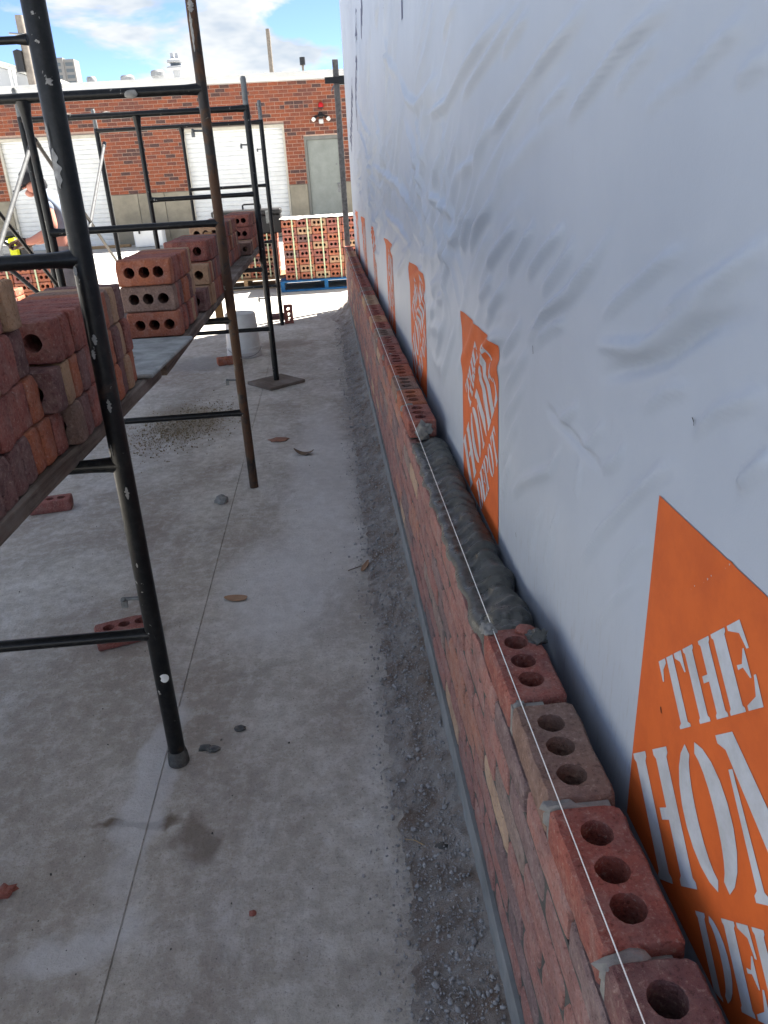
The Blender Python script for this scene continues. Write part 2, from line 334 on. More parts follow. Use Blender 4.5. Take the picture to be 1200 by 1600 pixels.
# creases of the slack wrap, traced along the wall: (points, strength)
fold_lines = [
    ([(666, 184), (699, 160), (727, 105), (760, 55), (798, 5)], 1.0), ([(721, 157), (749, 110), (776, 66), (804, 22), (818, -5)], 1.0), ([(782, 88), (804, 50), (826, 16)], .8), ([(763, 212), (798, 165), (848, 93), (892, 38), (925, -8)], 1.3),
    ([(881, 190), (925, 132), (974, 66), (1024, 22), (1060, -8)], 1.3), ([(958, 148), (996, 93), (1035, 55)], .8), ([(622, 118), (636, 154), (653, 165), (664, 148), (688, 110)], 1.0), ([(834, 190), (853, 165), (892, 121)], .8), ([(1079, 115), (1123, 66), (1172, 22)], .9), ([(1150, 125), (1210, 75)], .9),
    ([(600, 60), (612, 100), (622, 118)], .8), ([(690, 60), (700, 30), (715, 0)], .7), ([(1000, 180), (1040, 140), (1100, 100)], .5),
    ([(581, 258), (622, 286), (644, 324), (655, 363)], .9), ([(600, 330), (628, 357), (644, 390)], .9), ([(672, 300), (705, 330), (712, 345)], .8), ([(560, 200), (575, 240), (590, 300)], .9), ([(555, 150), (566, 190), (580, 215)], .8),
    ([(710, 385), (719, 357), (727, 319)], 1.0), ([(724, 390), (732, 357), (741, 324)], 1.0), ([(735, 396), (749, 352), (771, 319)], 1.1), ([(763, 420), (782, 385), (809, 344)], 1.1), ([(793, 426), (815, 385), (834, 346)], 1.1), ([(820, 434), (848, 390), (881, 352)], 1.1), ([(842, 456), (875, 412), (897, 374)], 1.0),
    ([(837, 495), (881, 456), (925, 407), (958, 357)], 1.2), ([(936, 495), (980, 456), (1035, 407), (1079, 385)], 1.2), ([(1024, 498), (1090, 451), (1145, 418), (1210, 370)], 1.6),
    ([(820, 533), (850, 490), (893, 457), (933, 400)], 1.0), ([(833, 533), (860, 510), (883, 500)], .8), ([(927, 540), (1007, 540), (1053, 507), (1120, 453), (1167, 420)], 1.6), ([(933, 587), (1000, 570), (1040, 557), (1100, 510), (1180, 480)], -1.4),
    ([(850, 633), (900, 690), (940, 733)], -1.0), ([(863, 647), (877, 657), (903, 630)], .9), ([(903, 687), (917, 697), (943, 657)], .9), ([(937, 730), (960, 720), (977, 693)], .9), ([(800, 773), (820, 750), (860, 733), (877, 687)], 1.1), ([(900, 893), (940, 827), (987, 777), (1027, 737), (1060, 720)], 1.4),
    ([(1150, 760), (1210, 705)], 1.2), ([(853, 883), (863, 833), (873, 793)], .9), ([(897, 777), (907, 720)], .8), ([(1080, 680), (1120, 640), (1200, 610)], 1.0), ([(1000, 640), (1040, 610), (1080, 600)], .8), ([(830, 870), (838, 820), (850, 790)], .8), ([(960, 900), (990, 860), (1015, 840)], .8), ([(1060, 930), (1110, 900), (1180, 850)], -.22), ([(930, 980), (965, 930), (1000, 900)], .8),
    ([(650, 500), (665, 455)], .7), ([(665, 530), (680, 470)], .7), ([(680, 560), (700, 490)], .7), ([(690, 600), (712, 510)], .7), ([(785, 560), (815, 500)], .8), ([(790, 610), (825, 545)], .8), ([(788, 660), (820, 600)], .8), ([(786, 720), (812, 650)], .8), ([(784, 780), (800, 710)], .8), ([(750, 470), (770, 430)], .8), ([(765, 490), (790, 445)], .8), ([(620, 430), (640, 395)], .7), ([(608, 400), (625, 370)], .7),
]
FOLDS = []
for pts, st_ in fold_lines:
    Pw = [onx(x, y, XW) for x, y in pts]; ym = sum(p.y for p in Pw) / len(Pw); k_ = max(ym / 1.1, .85)
    FOLDS.append(([(p.y, p.z) for p in Pw], .0112 * st_ * min(k_, 2.0) ** .7, .0102 * min(k_, 3.2) ** .9 * abs(st_) ** .5))
for _ in range(115):      # trains of lesser creases, sagging gently up towards the street
    y_ = .8 + 8.0 * rng.random() ** 1.4; z_ = rng.choice([rng.normal(1.20, .14), rng.uniform(.80, 2.6), rng.uniform(.80, 2.6)]); sc_ = min(y_, 3.4) / 1.1
    if y_ < 1.6 and z_ < 1.6: continue
    l_ = rng.uniform(.14, .40) * sc_ ** .9; a_ = rng.normal(2.72, .16) if rng.random() < .82 else rng.uniform(.3, .9); w_ = rng.uniform(.009, .015) * sc_ ** .85; hh_ = rng.uniform(.0030, .0066) * sc_ ** .8
    for k_ in range(rng.integers(2, 7)):
        o_ = k_ * w_ * rng.uniform(2.0, 2.8); al_ = a_ + rng.normal(0, .05); y0_ = y_ + o_ * math.sin(a_) + rng.normal(0, .05) * sc_; z0_ = z_ - o_ * math.cos(a_); lk = l_ * rng.uniform(.6, 1.15); sag = rng.normal(0, .06) * lk
        FOLDS.append(([(y0_, z0_), (y0_ + lk * .5 * math.cos(al_), z0_ + lk * .5 * math.sin(al_) - sag), (y0_ + lk * math.cos(al_), z0_ + lk * math.sin(al_))], hh_ * rng.uniform(.6, 1.1), w_ * rng.uniform(.8, 1.15)))
SIN = [(rng.uniform(2, 9) * s, rng.uniform(-4, 9), rng.uniform(0, 6.28), rng.uniform(.4, 1)) for s in (1, 1, 1, 1, 1, 1)]
def wrap_h(y, z):
    """bulge of the wrap towards the street (metres) at height z and place y along the wall"""
    h = np.zeros_like(y)
    for ky, kz, p, a in SIN: h += a * .0017 * np.sin(ky * y + kz * z + p + .8 * np.sin(1.7 * z + y))
    for line, hh, w in FOLDS:
        a = np.array(line); pad = w * 3.4
        sel = np.nonzero((y > a[:, 0].min() - pad) & (y < a[:, 0].max() + pad) & (z > a[:, 1].min() - pad) & (z < a[:, 1].max() + pad))
        if len(sel[0]) == 0: continue
        ys_, zs_ = y[sel], z[sel]; seg = np.hypot(*np.diff(a, axis=0).T); cum = np.concatenate([[0], np.cumsum(seg)]); best = np.full(ys_.shape, 1e9); par = np.zeros_like(best); sg = np.ones_like(best)
        for k in range(len(seg)):
            dy, dz = a[k + 1] - a[k]; tt = np.clip(((ys_ - a[k, 0]) * dy + (zs_ - a[k, 1]) * dz) / seg[k] ** 2, 0, 1)
            ex = ys_ - a[k, 0] - tt * dy; ez = zs_ - a[k, 1] - tt * dz; d2 = ex * ex + ez * ez; m = d2 < best
            best = np.where(m, d2, best); par = np.where(m, (cum[k] + tt * seg[k]) / cum[-1], par); sg = np.where(m, np.sign(ex * dz - ez * dy), sg)
        ww = w * np.where(sg > 0, .62, 1.0); env = np.clip(np.sin(math.pi * np.clip(par, .0, 1)) * 1.5, 0, 1)
        h[sel] += hh * env * (np.exp(-best / ww ** 2) - .28 * np.exp(-best / (w * 1.7) ** 2))
    tuck = np.clip((.74 - z) / .12, 0, 1); h = h * (1 - .8 * tuck)
    return np.clip(h, -.02, .034)
gy = [-.6]
while gy[-1] < 9.05: gy.append(gy[-1] + max(.0058, .0072 * gy[-1]))
gy = np.array(gy); gy *= 9.05 / gy[-1] if gy[-1] > 0 else 1
gzv = np.concatenate([np.arange(.13, .66, .03), np.concatenate([np.arange(.66, 1.75, .0068), np.arange(1.75, 2.1, .012)]), np.arange(2.1, 4.26, .06)])
YY, ZZ = np.meshgrid(gy, gzv, indexing='ij'); HH = wrap_h(YY, ZZ)
ny_, nz_ = len(gy), len(gzv)
V = np.stack([XW - HH, YY, ZZ], -1).reshape(-1, 3)
ii, jj = np.meshgrid(np.arange(ny_ - 1), np.arange(nz_ - 1), indexing='ij'); k0 = (ii * nz_ + jj).ravel()
Q = np.stack([k0, k0 + 1, k0 + nz_ + 1, k0 + nz_], -1)
def grid_h(y, z):
    i = np.clip(np.searchsorted(gy, y) - 1, 0, ny_ - 2); j = np.clip(np.searchsorted(gzv, z) - 1, 0, nz_ - 2)
    u = (y - gy[i]) / (gy[i + 1] - gy[i]); v = (z - gzv[j]) / (gzv[j + 1] - gzv[j])
    return HH[i, j] * (1 - u) * (1 - v) + HH[i + 1, j] * u * (1 - v) + HH[i, j + 1] * (1 - u) * v + HH[i + 1, j + 1] * u * v
def np_mesh(name, V, Q, smooth=True):
    me = bpy.data.meshes.new(name); me.vertices.add(len(V)); me.vertices.foreach_set('co', V.astype(np.float32).ravel())
    n = Q.shape[1]; me.loops.add(Q.size); me.loops.foreach_set('vertex_index', Q.astype(np.int32).ravel())
    me.polygons.add(len(Q)); me.polygons.foreach_set('loop_start', np.arange(0, Q.size, n, dtype=np.int32))
    me.update(calc_edges=True); me.validate()
    if smooth: me.shade_smooth()
    return me
bld = empty('wrapped_building', (XW, 4, 0)); tag(bld, 'new building wall covered in wrinkled white house wrap, rising behind the brickwork', 'building')
off = Vector((-XW, -4, 0))
def kid(o, parent, o2=None):
    o.parent = parent; o.matrix_parent_inverse = Matrix.Translation(-parent.location) if parent.type == 'EMPTY' else Matrix.Identity(4); return o
wrap = link('house_wrap', np_mesh('house_wrap', V, Q)); wrap.data.materials.append(M_WRAP); kid(wrap, bld)
mb = MB(); mb.box((XW + .045, -8, -.05), (9, 9.03, 4.25)); kid(mb.build('sheathed_wall', M_WHITE), bld)
mb = MB(); mb.box((XW - .12, -8.1, 4.26), (9.1, 9.2, 4.40)); kid(mb.build('roof_edge', M_WHITE), bld)

# stencil letters (strokes as closed polygons in a unit box, no counters)
def arc(cx, cy, rx, ry, a0, a1, n=9): return [(cx + rx * math.cos(R_(a0 + (a1 - a0) * i / n)), cy + ry * math.sin(R_(a0 + (a1 - a0) * i / n))) for i in range(n + 1)]
def half_o(side, x0=0., x1=1., y0=0., y1=1., th=.30):
    cx = (x0 + x1) / 2; cy = (y0 + y1) / 2; rx = (x1 - x0) / 2; ry = (y1 - y0) / 2; g = 13
    if side < 0: return arc(cx, cy, rx, ry, 90 + g, 270 - g) + arc(cx, cy, rx - th, ry * .86, 270 - g * 1.3, 90 + g * 1.3)
    return arc(cx, cy, rx, ry, -90 + g, 90 - g) + arc(cx, cy, rx - th, ry * .86, 90 - g * 1.3, -90 + g * 1.3)
def stem(x0, x1, s=.05): return [(x0 - s, 0), (x1 + s, 0), (x1 + s, .045), (x1, .075), (x1, .925), (x1 + s, .955), (x1 + s, 1), (x0 - s, 1), (x0 - s, .955), (x0, .925), (x0, .075), (x0 - s, .045)]
LET = {
    'T': [[(.28, 0), (.72, 0), (.72, .04), (.64, .07), (.64, 1), (.36, 1), (.36, .07), (.28, .04)], [(.30, 1), (.0, 1), (.0, .70), (.05, .70), (.13, .86), (.30, .93)], [(.70, 1), (1, 1), (1, .70), (.95, .70), (.87, .86), (.70, .93)]],
    'H': [stem(.05, .34, .05), [(.61, 0), (1, 0), (1, .045), (.95, .075), (.95, .925), (1, .955), (1, 1), (.61, 1), (.61, .955), (.66, .925), (.66, .56), (.47, .56), (.47, .47), (.66, .47), (.66, .075), (.61, .045)]],
    'E': [stem(.05, .42, .05), [(.55, 1), (.95, 1), (1, .66), (.93, .66), (.84, .86), (.55, .94)], [(.55, .53), (.70, .52), (.82, .68), (.86, .68), (.86, .34), (.82, .34), (.70, .48), (.55, .47)], [(.55, 0), (.97, 0), (1, .36), (.94, .36), (.84, .13), (.55, .06)]],
    'O': [half_o(-1), half_o(1)],
    'M': [[(0, 0), (.20, 0), (.20, .04), (.15, .07), (.13, .78), (.07, .78), (.05, .07), (0, .04)], [(.0, 1), (.26, 1), (.58, .30), (.48, .02), (.44, .02), (.10, .90), (.0, .95)], [(.62, .34), (.76, 1), (1, 1), (1, .95), (.95, .92), (.95, .07), (1, .04), (1, 0), (.66, 0), (.66, .04), (.71, .07), (.71, .60), (.60, .24)]],
    'D': [stem(.05, .34, .05), half_o(1, -.1, 1., 0, 1, .30)],
    'P': [stem(.05, .34, .05), half_o(1, -.1, 1., .42, 1, .28)],
}
for k in ('D', 'P'):   # keep the bowl clear of its stem
    LET[k][1] = [(max(x, .47), y) for x, y in LET[k][1]]
SQ = .457
def cell_cut(bm, y0, y1, z0, z1, step):
    ycut = [y for y in gy if y0 < y < y1]; zcut = [z for z in gzv if z0 < z < z1]
    for y in ycut[::1]:
        bmesh.ops.bisect_plane(bm, geom=bm.verts[:] + bm.edges[:] + bm.faces[:], plane_co=(0, y, 0), plane_no=(0, 1, 0), dist=1e-6)
    for z in zcut[::step]:
        bmesh.ops.bisect_plane(bm, geom=bm.verts[:] + bm.edges[:] + bm.faces[:], plane_co=(0, 0, z), plane_no=(0, 0, 1), dist=1e-6)
def lay(name, polys, offset, m, step):
    """thin print lying on the wrap; polys are lists of (y, z) on the wall"""
    bm = bmesh.new()
    for P in polys:
        tri = tessellate_polygon([[Vector((0, y, z)) for y, z in P]]); vv = [bm.verts.new((0, y, z)) for y, z in P]
        for a, b_, c in tri:
            try: bm.faces.new((vv[a], vv[b_], vv[c]))
            except ValueError: pass
    ys2 = [p[0] for P in polys for p in P]; zs2 = [p[1] for P in polys for p in P]
    cell_cut(bm, min(ys2), max(ys2), min(zs2), max(zs2), step)
    cs = np.array([v.co[:] for v in bm.verts]); hh = grid_h(cs[:, 1], cs[:, 2])
    for v, h in zip(bm.verts, hh): v.co.x = XW - h - offset
    for f in bm.faces:
        f.smooth = True
        if f.normal.x > 0: f.normal_flip()
    bm.normal_update()
    for f in bm.faces:
        if f.normal.x > 0: f.normal_flip()
    me = bpy.data.meshes.new(name); bm.to_mesh(me); bm.free(); me.materials.append(m); return link(name, me)
c45 = math.sqrt(.5)
def logo(Y0, ztop, step):
    w = lambda u, v: (Y0 - u * SQ, ztop - SQ + v * SQ)
    edge = [(0, 0)] + [(i / 8, 0) for i in range(1, 8)] + [(1, 0), (1, 1), (0, 1)]
    o = lay('logo_print', [[w(u, v) for u, v in edge]], .0011, M_ORANGE, step); kid(o, wrap)
    polys = []
    for word, a0, a1, b0, b1, wid in (('THE', .485, .940, .182, .350, None), ('HOME', .165, 1.235, -.170, .152, (1, 1, 1.25, .80)), ('DEPOT', .375, 1.065, -.395, -.218, None)):
        wid = wid or (1,) * len(word); tot = sum(wid) + .075 * (len(word) - 1); p = a0; un = (a1 - a0) / tot
        for ch, q in zip(word, wid):
            for P in LET[ch]:
                pts = []
                for x, y in P:
                    a = p + x * q * un; bb = b0 + y * (b1 - b0); u = (a - bb) * c45; v = (a + bb) * c45
                    pts.append((min(max(u, .004), .996), min(max(v, .004), .996)))
                polys.append([w(u, v) for u, v in pts])
            p += (q + .075) * un
    o = lay('logo_lettering', polys, .0017, M_LETTER, step); kid(o, wrap)
for i in range(7):
    logo(.752 + 1.262 * i, 1.062 + .002 * i, 1)
for (px0, py0, dx_, dy_) in ((832, 540, 1, 13), (1082, 652, 4, 13), (1034, 1104, 1, 10), (808, 832, 1, 7)):
    a_ = onx(px0, py0, XW); c_ = onx(px0 + dx_, py0 + dy_, XW); w_ = .0012
    kid(lay('staple_slit', [[(a_.y - w_, a_.z), (a_.y + w_, a_.z), (c_.y + w_, c_.z), (c_.y - w_, c_.z)]], .0018, M_DARK, 1), wrap)
# faded dark blue lettering high up near the far end, too raked to read
polys = []
for row, (yb, zb, n) in enumerate([(5.0, 2.62, 9), (6.3, 2.25, 9), (7.6, 1.98, 8)]):
    for k in range(n):
        u0 = yb + k * .11 - .2; zq = zb - k * .055
        polys.append([(u0, zq), (u0 + .05, zq + .02), (u0 - .03, zq + .17), (u0 - .08, zq + .15)])
        if k % 2: polys.append([(u0 - .09, zq + .05), (u0 - .055, zq + .05), (u0 - .10, zq + .12), (u0 - .13, zq + .12)])
for (yb, zb) in ((3.9, 2.05), (3.2, 1.9), (6.9, 1.72), (3.6, 2.3), (3.45, 2.34)): polys.append([(yb, zb), (yb + .05, zb), (yb + .02, zb + .16), (yb - .03, zb + .16)])
tag(kid(lay('printed_marks', polys, .0010, M_INK, 1), wrap), kind='stuff')

# ------------------------------------------------------------------ bricks
BL, BW, BH = .194, .092, .0575
def brick_mesh(name, seed, holes=True, amp=.0016):
    """extruded three-hole brick lying flat: length Y, width X, height Z (0..BH), rounded, uneven arrises"""
    rnd = random.Random(seed); sv = Vector((seed * 3.7, seed * 1.9, seed * 5.3))
    def outline(ins):
        pts = []; r = .006; hx, hy = BW / 2 - ins, BL / 2 - ins
        for cx, cy, a0 in ((hx - r, hy - r, 0), (-hx + r, hy - r, 90), (-hx + r, -hy + r, 180), (hx - r, -hy + r, 270)):
            for k in range(3): a = R_(a0 + 45 * k); pts.append((cx + r * math.cos(a), cy + r * math.sin(a)))
        out = []
        for i in range(len(pts)):
            p, q = pts[i], pts[(i + 1) % len(pts)]; d = math.hypot(q[0] - p[0], q[1] - p[1]); n = max(1, int(round(d / .016)))
            for k in range(n): out.append((p[0] + (q[0] - p[0]) * k / n, p[1] + (q[1] - p[1]) * k / n))
        return out
    lv = [(0, .0045), (.0045, .0006), (.019, 0), (.038, 0), (BH - .0045, .0006), (BH, .0045)]
    verts = []; rings = []
    base_n = len(outline(.0006))
    for z, ins in lv:
        o = outline(.0006)
        ring = []
        for x, y in o:
            l = math.hypot(x, y); k = 1 - ins / max(abs(x) / (BW / 2) * BW / 2, abs(y) / (BL / 2) * BL / 2, .02)
            x2 = x - math.copysign(min(ins, abs(x)), x) * (1 if abs(x) > BW / 2 - .007 else 0); y2 = y - math.copysign(ins, y) * (1 if abs(y) > BL / 2 - .007 else 0)
            nz = noise.noise_vector(Vector((x2, y2, z)) * 32 + sv) * amp + noise.noise_vector(Vector((x2, y2, z)) * 95 + sv) * amp * .6
            verts.append((x2 + nz.x, y2 + nz.y, z + nz.z * .6)); ring.append(len(verts) - 1)
        rings.append(ring)
    n = len(rings[0]); faces = []
    for a, b_ in zip(rings[:-1], rings[1:]):
        for k in range(n): faces.append((a[k], a[(k + 1) % n], b_[(k + 1) % n], b_[k]))
    hr = []
    if holes:
        for k, cy in enumerate((-.052, 0, .052)):
            hb = []; ht = []; ox, oy = rnd.uniform(-.0015, .0015), cy + rnd.uniform(-.002, .002)
            for j in range(18):
                a = 2 * math.pi * j / 18; rr = .0195 + rnd.uniform(-.0006, .0006)
                verts.append((ox + rr * math.cos(a), oy + rr * math.sin(a), 0)); hb.append(len(verts) - 1)
                verts.append((ox + rr * math.cos(a), oy + rr * math.sin(a), BH)); ht.append(len(verts) - 1)
            hr.append((hb, ht))
            for j in range(18): faces.append((hb[j], ht[j], ht[(j + 1) % 18], hb[(j + 1) % 18]))
    for top in (0, 1):
        loops = [rings[-1] if top else rings[0]] + [h[top] for h in hr]
        flat = [i for lp in loops for i in lp]
        for tr in tessellate_polygon([[Vector((verts[i][0], verts[i][1], 0)) for i in lp] for lp in loops]):
            tr = [flat[i] for i in tr]; p, q, r = (Vector(verts[i]) for i in tr); nrm = (q - p).cross(r - p).z
            faces.append(tuple(tr) if (nrm > 0) == bool(top) else tuple(reversed(tr)))
    cc = Vector((0, 0, BH / 2))
    for _ in range(4):
        q = Vector((rnd.choice((-1, 1)) * BW / 2, rnd.choice((-1, 1)) * BL / 2 * rnd.choice((1, 1, rnd.uniform(.2, .9))), rnd.choice((0, BH)))); rr = rnd.uniform(.010, .019); dp = rnd.uniform(.004, .008)
        for i, vv in enumerate(verts):
            if i >= len(rings) * n: break
            d = (Vector(vv) - q).length
            if d < rr: verts[i] = tuple(Vector(vv) + (cc - Vector(vv)).normalized() * dp * (1 - d / rr) ** .6)
    me = bpy.data.meshes.new(name); me.from_pydata(verts, [], faces); me.shade_smooth(); me.set_sharp_from_angle(angle=R_(38)); me.materials.append(B_RED); return me
BRK = [brick_mesh('brick_%d' % i, i + 1) for i in range(8)]
BRK_S = [brick_mesh('solid_brick_%d' % i, i + 30, False, .0013) for i in range(8)]
def pick(r, w=(('red', .50), ('purple brown', .24), ('orange red', .12), ('tan', .07), ('taupe', .07))):
    x = r.random(); s = 0
    for k, p in w:
        s += p
        if x < s: return k
    return 'red'

# ------------------------------------------------------------------ the new brick wall
X0 = .2176; XC = X0 + BW / 2; ZTOP = .675; CP = .0667; LP = .2032; NC = 8
bw = empty('brick_wall', (XC, 4.5, 0)); tag(bw, 'low red brick wall under construction in front of the white house wrap', 'wall')
rb = random.Random(3); slots = []
J0 = .506 - LP / 2          # centre of the brick whose far joint is at .506
for c in range(NC):
    zb = ZTOP - BH - (NC - 1 - c) * CP; sh = 0 if (NC - 1 - c) % 2 == 0 else LP / 2
    k = -2
    while True:
        y = J0 + k * LP + sh; k += 1
        if y > 9.0: break
        if c == NC - 1 and 1.12 < y < 2.33: continue
        if y < -.05: continue
        slots.append((c, y, zb))
TOPC = {1: 'red', 2: 'taupe', 3: 'red', 4: 'red'}
slots.sort(key=lambda s: (0 if s[0] == NC - 1 else 1, s[1]))
stuffm = MB()
for n, (c, y, zb) in enumerate(slots):
    kcol = pick(rb); top = c == NC - 1
    if top:
        i = int(round((y - J0) / LP)); kcol = {0: 'purple brown', 1: 'red', 2: 'taupe', 3: 'red', 4: 'red'}.get(i, pick(rb, (('red', .6), ('tan', .14), ('taupe', .12), ('orange red', .14))))
    me = BRK[rb.randrange(8)] if top or (c == NC - 2 and 1.0 < y < 2.5) else BRK_S[rb.randrange(8)]
    dx = rb.uniform(-.0018, .0015) if not top else rb.uniform(-.002, .002)
    rz = rb.uniform(-.008, .008) + (math.pi if rb.random() < .5 else 0)
    loc = (XC + dx, y, zb + rb.uniform(-.0015, .0015))
    if n < 298:
        o = link('brick', me, None, loc, (0, rb.uniform(-.006, .006), rz), (BM if top else W_M)[kcol]); kid(o, bw)
    else:
        M = Matrix.Translation(loc) @ Matrix.Rotation(rz, 4, 'Z'); mi = list(BM).index(kcol)
        stuffm.add([M @ v.co for v in me.vertices], [p.vertices[:] for p in me.polygons], mi)
o = stuffm.build('far_bricks', list(W_M.values()), smooth=40); kid(o, bw); tag(o, kind='stuff')
mb = MB(); zt = ZTOP - BH - .004
mb.box((X0 + .0045, -.15, .135), (X0 + BW - .004, 9.0, zt - CP + .004))
mb.box((X0 + .009, -.15, zt - CP + .004), (X0 + BW - .006, 1.09, ZTOP - BH + .001)); mb.box((X0 + .009, 2.355, zt - CP + .004), (X0 + BW - .006, 9.0, ZTOP - BH + .001))
kid(mb.build('mortar_joints', simple('fresh mortar with joint shadow', (.105, .102, .095), .95, 0, .4, 40, .6)), bw)  # fresh mortar, its colour darkened to carry the shadow between the bricks
# head joints of the top course, squeezed up unevenly
rj = random.Random(5)
for k in range(-1, 46):
    y = J0 + (k + .5) * LP
    if 1.05 < y < 2.38 or y > 8.9: continue
    mb = MB(); w0 = rj.uniform(.018, .05); xa = X0 + .004
    mb.box((xa, y - .006, ZTOP - BH), (xa + w0 + .03, y + .006, ZTOP - rj.uniform(.006, .016)))
    blob(mb, (X0 + .010 + w0 * .35, y + rj.uniform(-.004, .004), ZTOP - .010), .012, k + 9, 2, .7, (w0 / .022, 1.0, .95), 2.4)
    if rj.random() < .5: blob(mb, (X0 + rj.uniform(.001, .006), y, ZTOP - rj.uniform(.012, .03)), .008, k + 70, 1, .6, (1, 1, 1.6), 2)
    kid(mb.build('head_joint', M_MORT, smooth=60), bw)
# freshly spread bed of mortar in the gap
nyb, nxb = 260, 26; vs_ = []; fs_ = []
for i in range(nyb + 1):
    tt = i / nyb; y = 1.105 + tt * 1.235
    for j in range(nxb + 1):
        s = j / nxb; edge = (s * (1 - s) * 4) ** .35
        wob = .010 * noise.noise(Vector((y * 14, 0, 3))); x = X0 + .004 + wob * (s < .5) + s * (.112 + .012 * noise.noise(Vector((y * 11, 5, 1))) - wob)
        ph = (y + .030 * (s - .55) ** 2 * 4 + .022 * noise.noise(Vector((y * 9, s * 1.6, 0)))) / .052
        wv = 2 * math.pi * ph; ridge = .015 * (.55 + .9 * abs(noise.noise(Vector((y * 7, 3, 1))))) * (.5 + .5 * math.sin(wv + .7 * math.sin(wv))) ** 1.5 * min(1, max(0, (s - .10) * 3))
        fur = -.012 * math.exp(-((s - .34) / .16) ** 2) + .006 * math.exp(-((s - .72) / .2) ** 2)
        z = edge * (.021 + ridge + fur + .0025 * noise.fractal(Vector((y * 14, s * 2, 2)), .9, 2, 3) + (.014 * math.exp(-((y - 1.20) / .10) ** 2)) * (.6 + .8 * s))
        z *= min(1, tt * 14, (1 - tt) * 20)
        vs_.append((x, y, ZTOP - CP - .004 + max(z, -.002)))
for i in range(nyb):
    for j in range(nxb): a = i * (nxb + 1) + j; fs_.append((a, a + 1, a + nxb + 2, a + nxb + 1))
mb = MB(); mb.add(vs_, fs_)
blob(mb, (X0 + .052, 1.135, ZTOP - .030), .030, 3, 4, .35, (1.1, 1.0, .8), 1.8); blob(mb, (X0 + .060, 1.19, ZTOP - .040), .032, 6, 4, .35, (1.1, 1.5, .7), 1.8)
o = mb.build('mortar_bed', M_WET, smooth=70); kid(o, bw); tag(o, 'wet dark grey mortar spread in a furrowed bed')
for (dx, y, r, s, lab) in ((.084, 1.072, .015, 21, 1), (.008, 1.108, .011, 22, 0)):
    mb = MB(); blob(mb, (X0 + dx, y, ZTOP + .003), r, s, 3, .6, (1.1, 1.3, .7), 2.4); kid(mb.build('mortar_dropping', M_WET if lab else M_MORT, smooth=70), bw)
mb = MB(); blob(mb, (X0 + .070, 1.098, ZTOP + .002), .017, 31, 2, .15, (1.1, .9, .35), 1.5); o = mb.build('brick_chip', B_RED, smooth=60); kid(o, bw)
mb = MB(); blob(mb, (XC + .004, 2.335, ZTOP - .032), .026, 41, 3, .6, (.9, .6, 1.1), 2.5); kid(mb.build('mortar_dab', M_MORT, smooth=70), bw)
# concrete ledge under the brickwork
mb = MB(); n = 60; vs_ = []; fs_ = []
for i in range(n + 1):
    y = -.3 + i * 9.35 / n; w = .004 * noise.noise(Vector((y * 5, 0, 0)))
    vs_ += [(X0 - .008 + w, y, -.03), (X0 - .003 + w, y, .132 + w), (X0 + .1, y, .136), (X0 + .1, y, -.03)]
for i in range(n):
    for j in range(4): a = i * 4; fs_.append((a + j, a + (j + 1) % 4, a + 4 + (j + 1) % 4, a + 4 + j)[::-1])
fs_ += [(0, 1, 2, 3), (n * 4 + 3, n * 4 + 2, n * 4 + 1, n * 4)]
mb.add(vs_, fs_); M_LEDGE = simple('pale ledge concrete', (.27, .275, .265), .9, 0, .35, 9, .3)
kid(mb.build('ledge', M_LEDGE), bw)

# mason's line along the wall
mb = MB(); pts = []
A = Vector((X0 + .0165, .2, ZTOP + .0035)); C = Vector((X0 + .012, 9.02, ZTOP + .006))
for i in range(90): q = (i / 89) ** 1.6; pts.append(A.lerp(C, q))
mb.tube(pts, .0009, 6); tag(mb.build('mason_line', M_STRING, smooth=60), 'taut white string line stretched along the top of the brick wall', 'string')

# corner pole at the far end of the wall, with clamp
cpole = empty('corner_pole', (.262, 9.10, 0)); tag(cpole, 'grey square corner pole with black clamp at the far end of the brick wall', 'pole')
mb = MB(); mb.box((-.030, -.03, 0), (.030, .03, 2.49), ch=.004); M_PGREY = simple('worn grey pole', (.15, .145, .14), .7, 0, .5, 30, .3); mb.build('pole', M_PGREY, cpole)
mb = MB(); mb.box((-.12, -.05, 2.27), (.14, -.033, 2.33)); mb.box((.03, -.033, 2.26), (.14, .05, 2.34)); mb.build('clamp', M_BLKPL, cpole)
mb = MB(); mb.tube([(-.03, -.06, 2.25), (-.06, -.09, 2.20)], .008, 8); mb.build('clamp_screw', M_GALV, cpole)

# ------------------------------------------------------------------ dirt and crumbs at the foot of the wall
ny2, nx2 = 520, 26; vs_ = []; fs_ = []
for i in range(ny2 + 1):
    y = .35 + 8.9 * (i / ny2) ** 1.5
    wdt = .20 + .035 * noise.noise(Vector((y * 2.2, 0, 0))) - .05 * min(1, y / 9); pile = .10 * math.exp(-((y - 8.45) / .28) ** 2)
    for j in range(nx2 + 1):
        s = j / nx2; x = X0 + .004 - (1 - s) * (wdt + pile * 1.2)
        z = (s ** 1.8) * (.066 + pile) + .010 * noise.fractal(Vector((x * 30, y * 22, 0)), .9, 2, 5) * min(1, .35 + s * 2) - .007 * (1 - min(1, s * 2.2))
        vs_.append((x, y, max(z, -.004)))
for i in range(ny2):
    for j in range(nx2): a = i * (nx2 + 1) + j; fs_.append((a, a + 1, a + nx2 + 2, a + nx2 + 1))
mb = MB(); mb.add(vs_, fs_); tag(mb.build('dirt_strip', M_DIRT, smooth=80), 'dark loose mortar dirt along the foot of the brick wall', 'dirt', kind='stuff')
ico = bmesh.new(); bmesh.ops.create_icosphere(ico, subdivisions=1, radius=1); iv = np.array([v.co[:] for v in ico.verts]); ifc = np.array([[v.index for v in f.verts] for f in ico.faces]); ico.free()
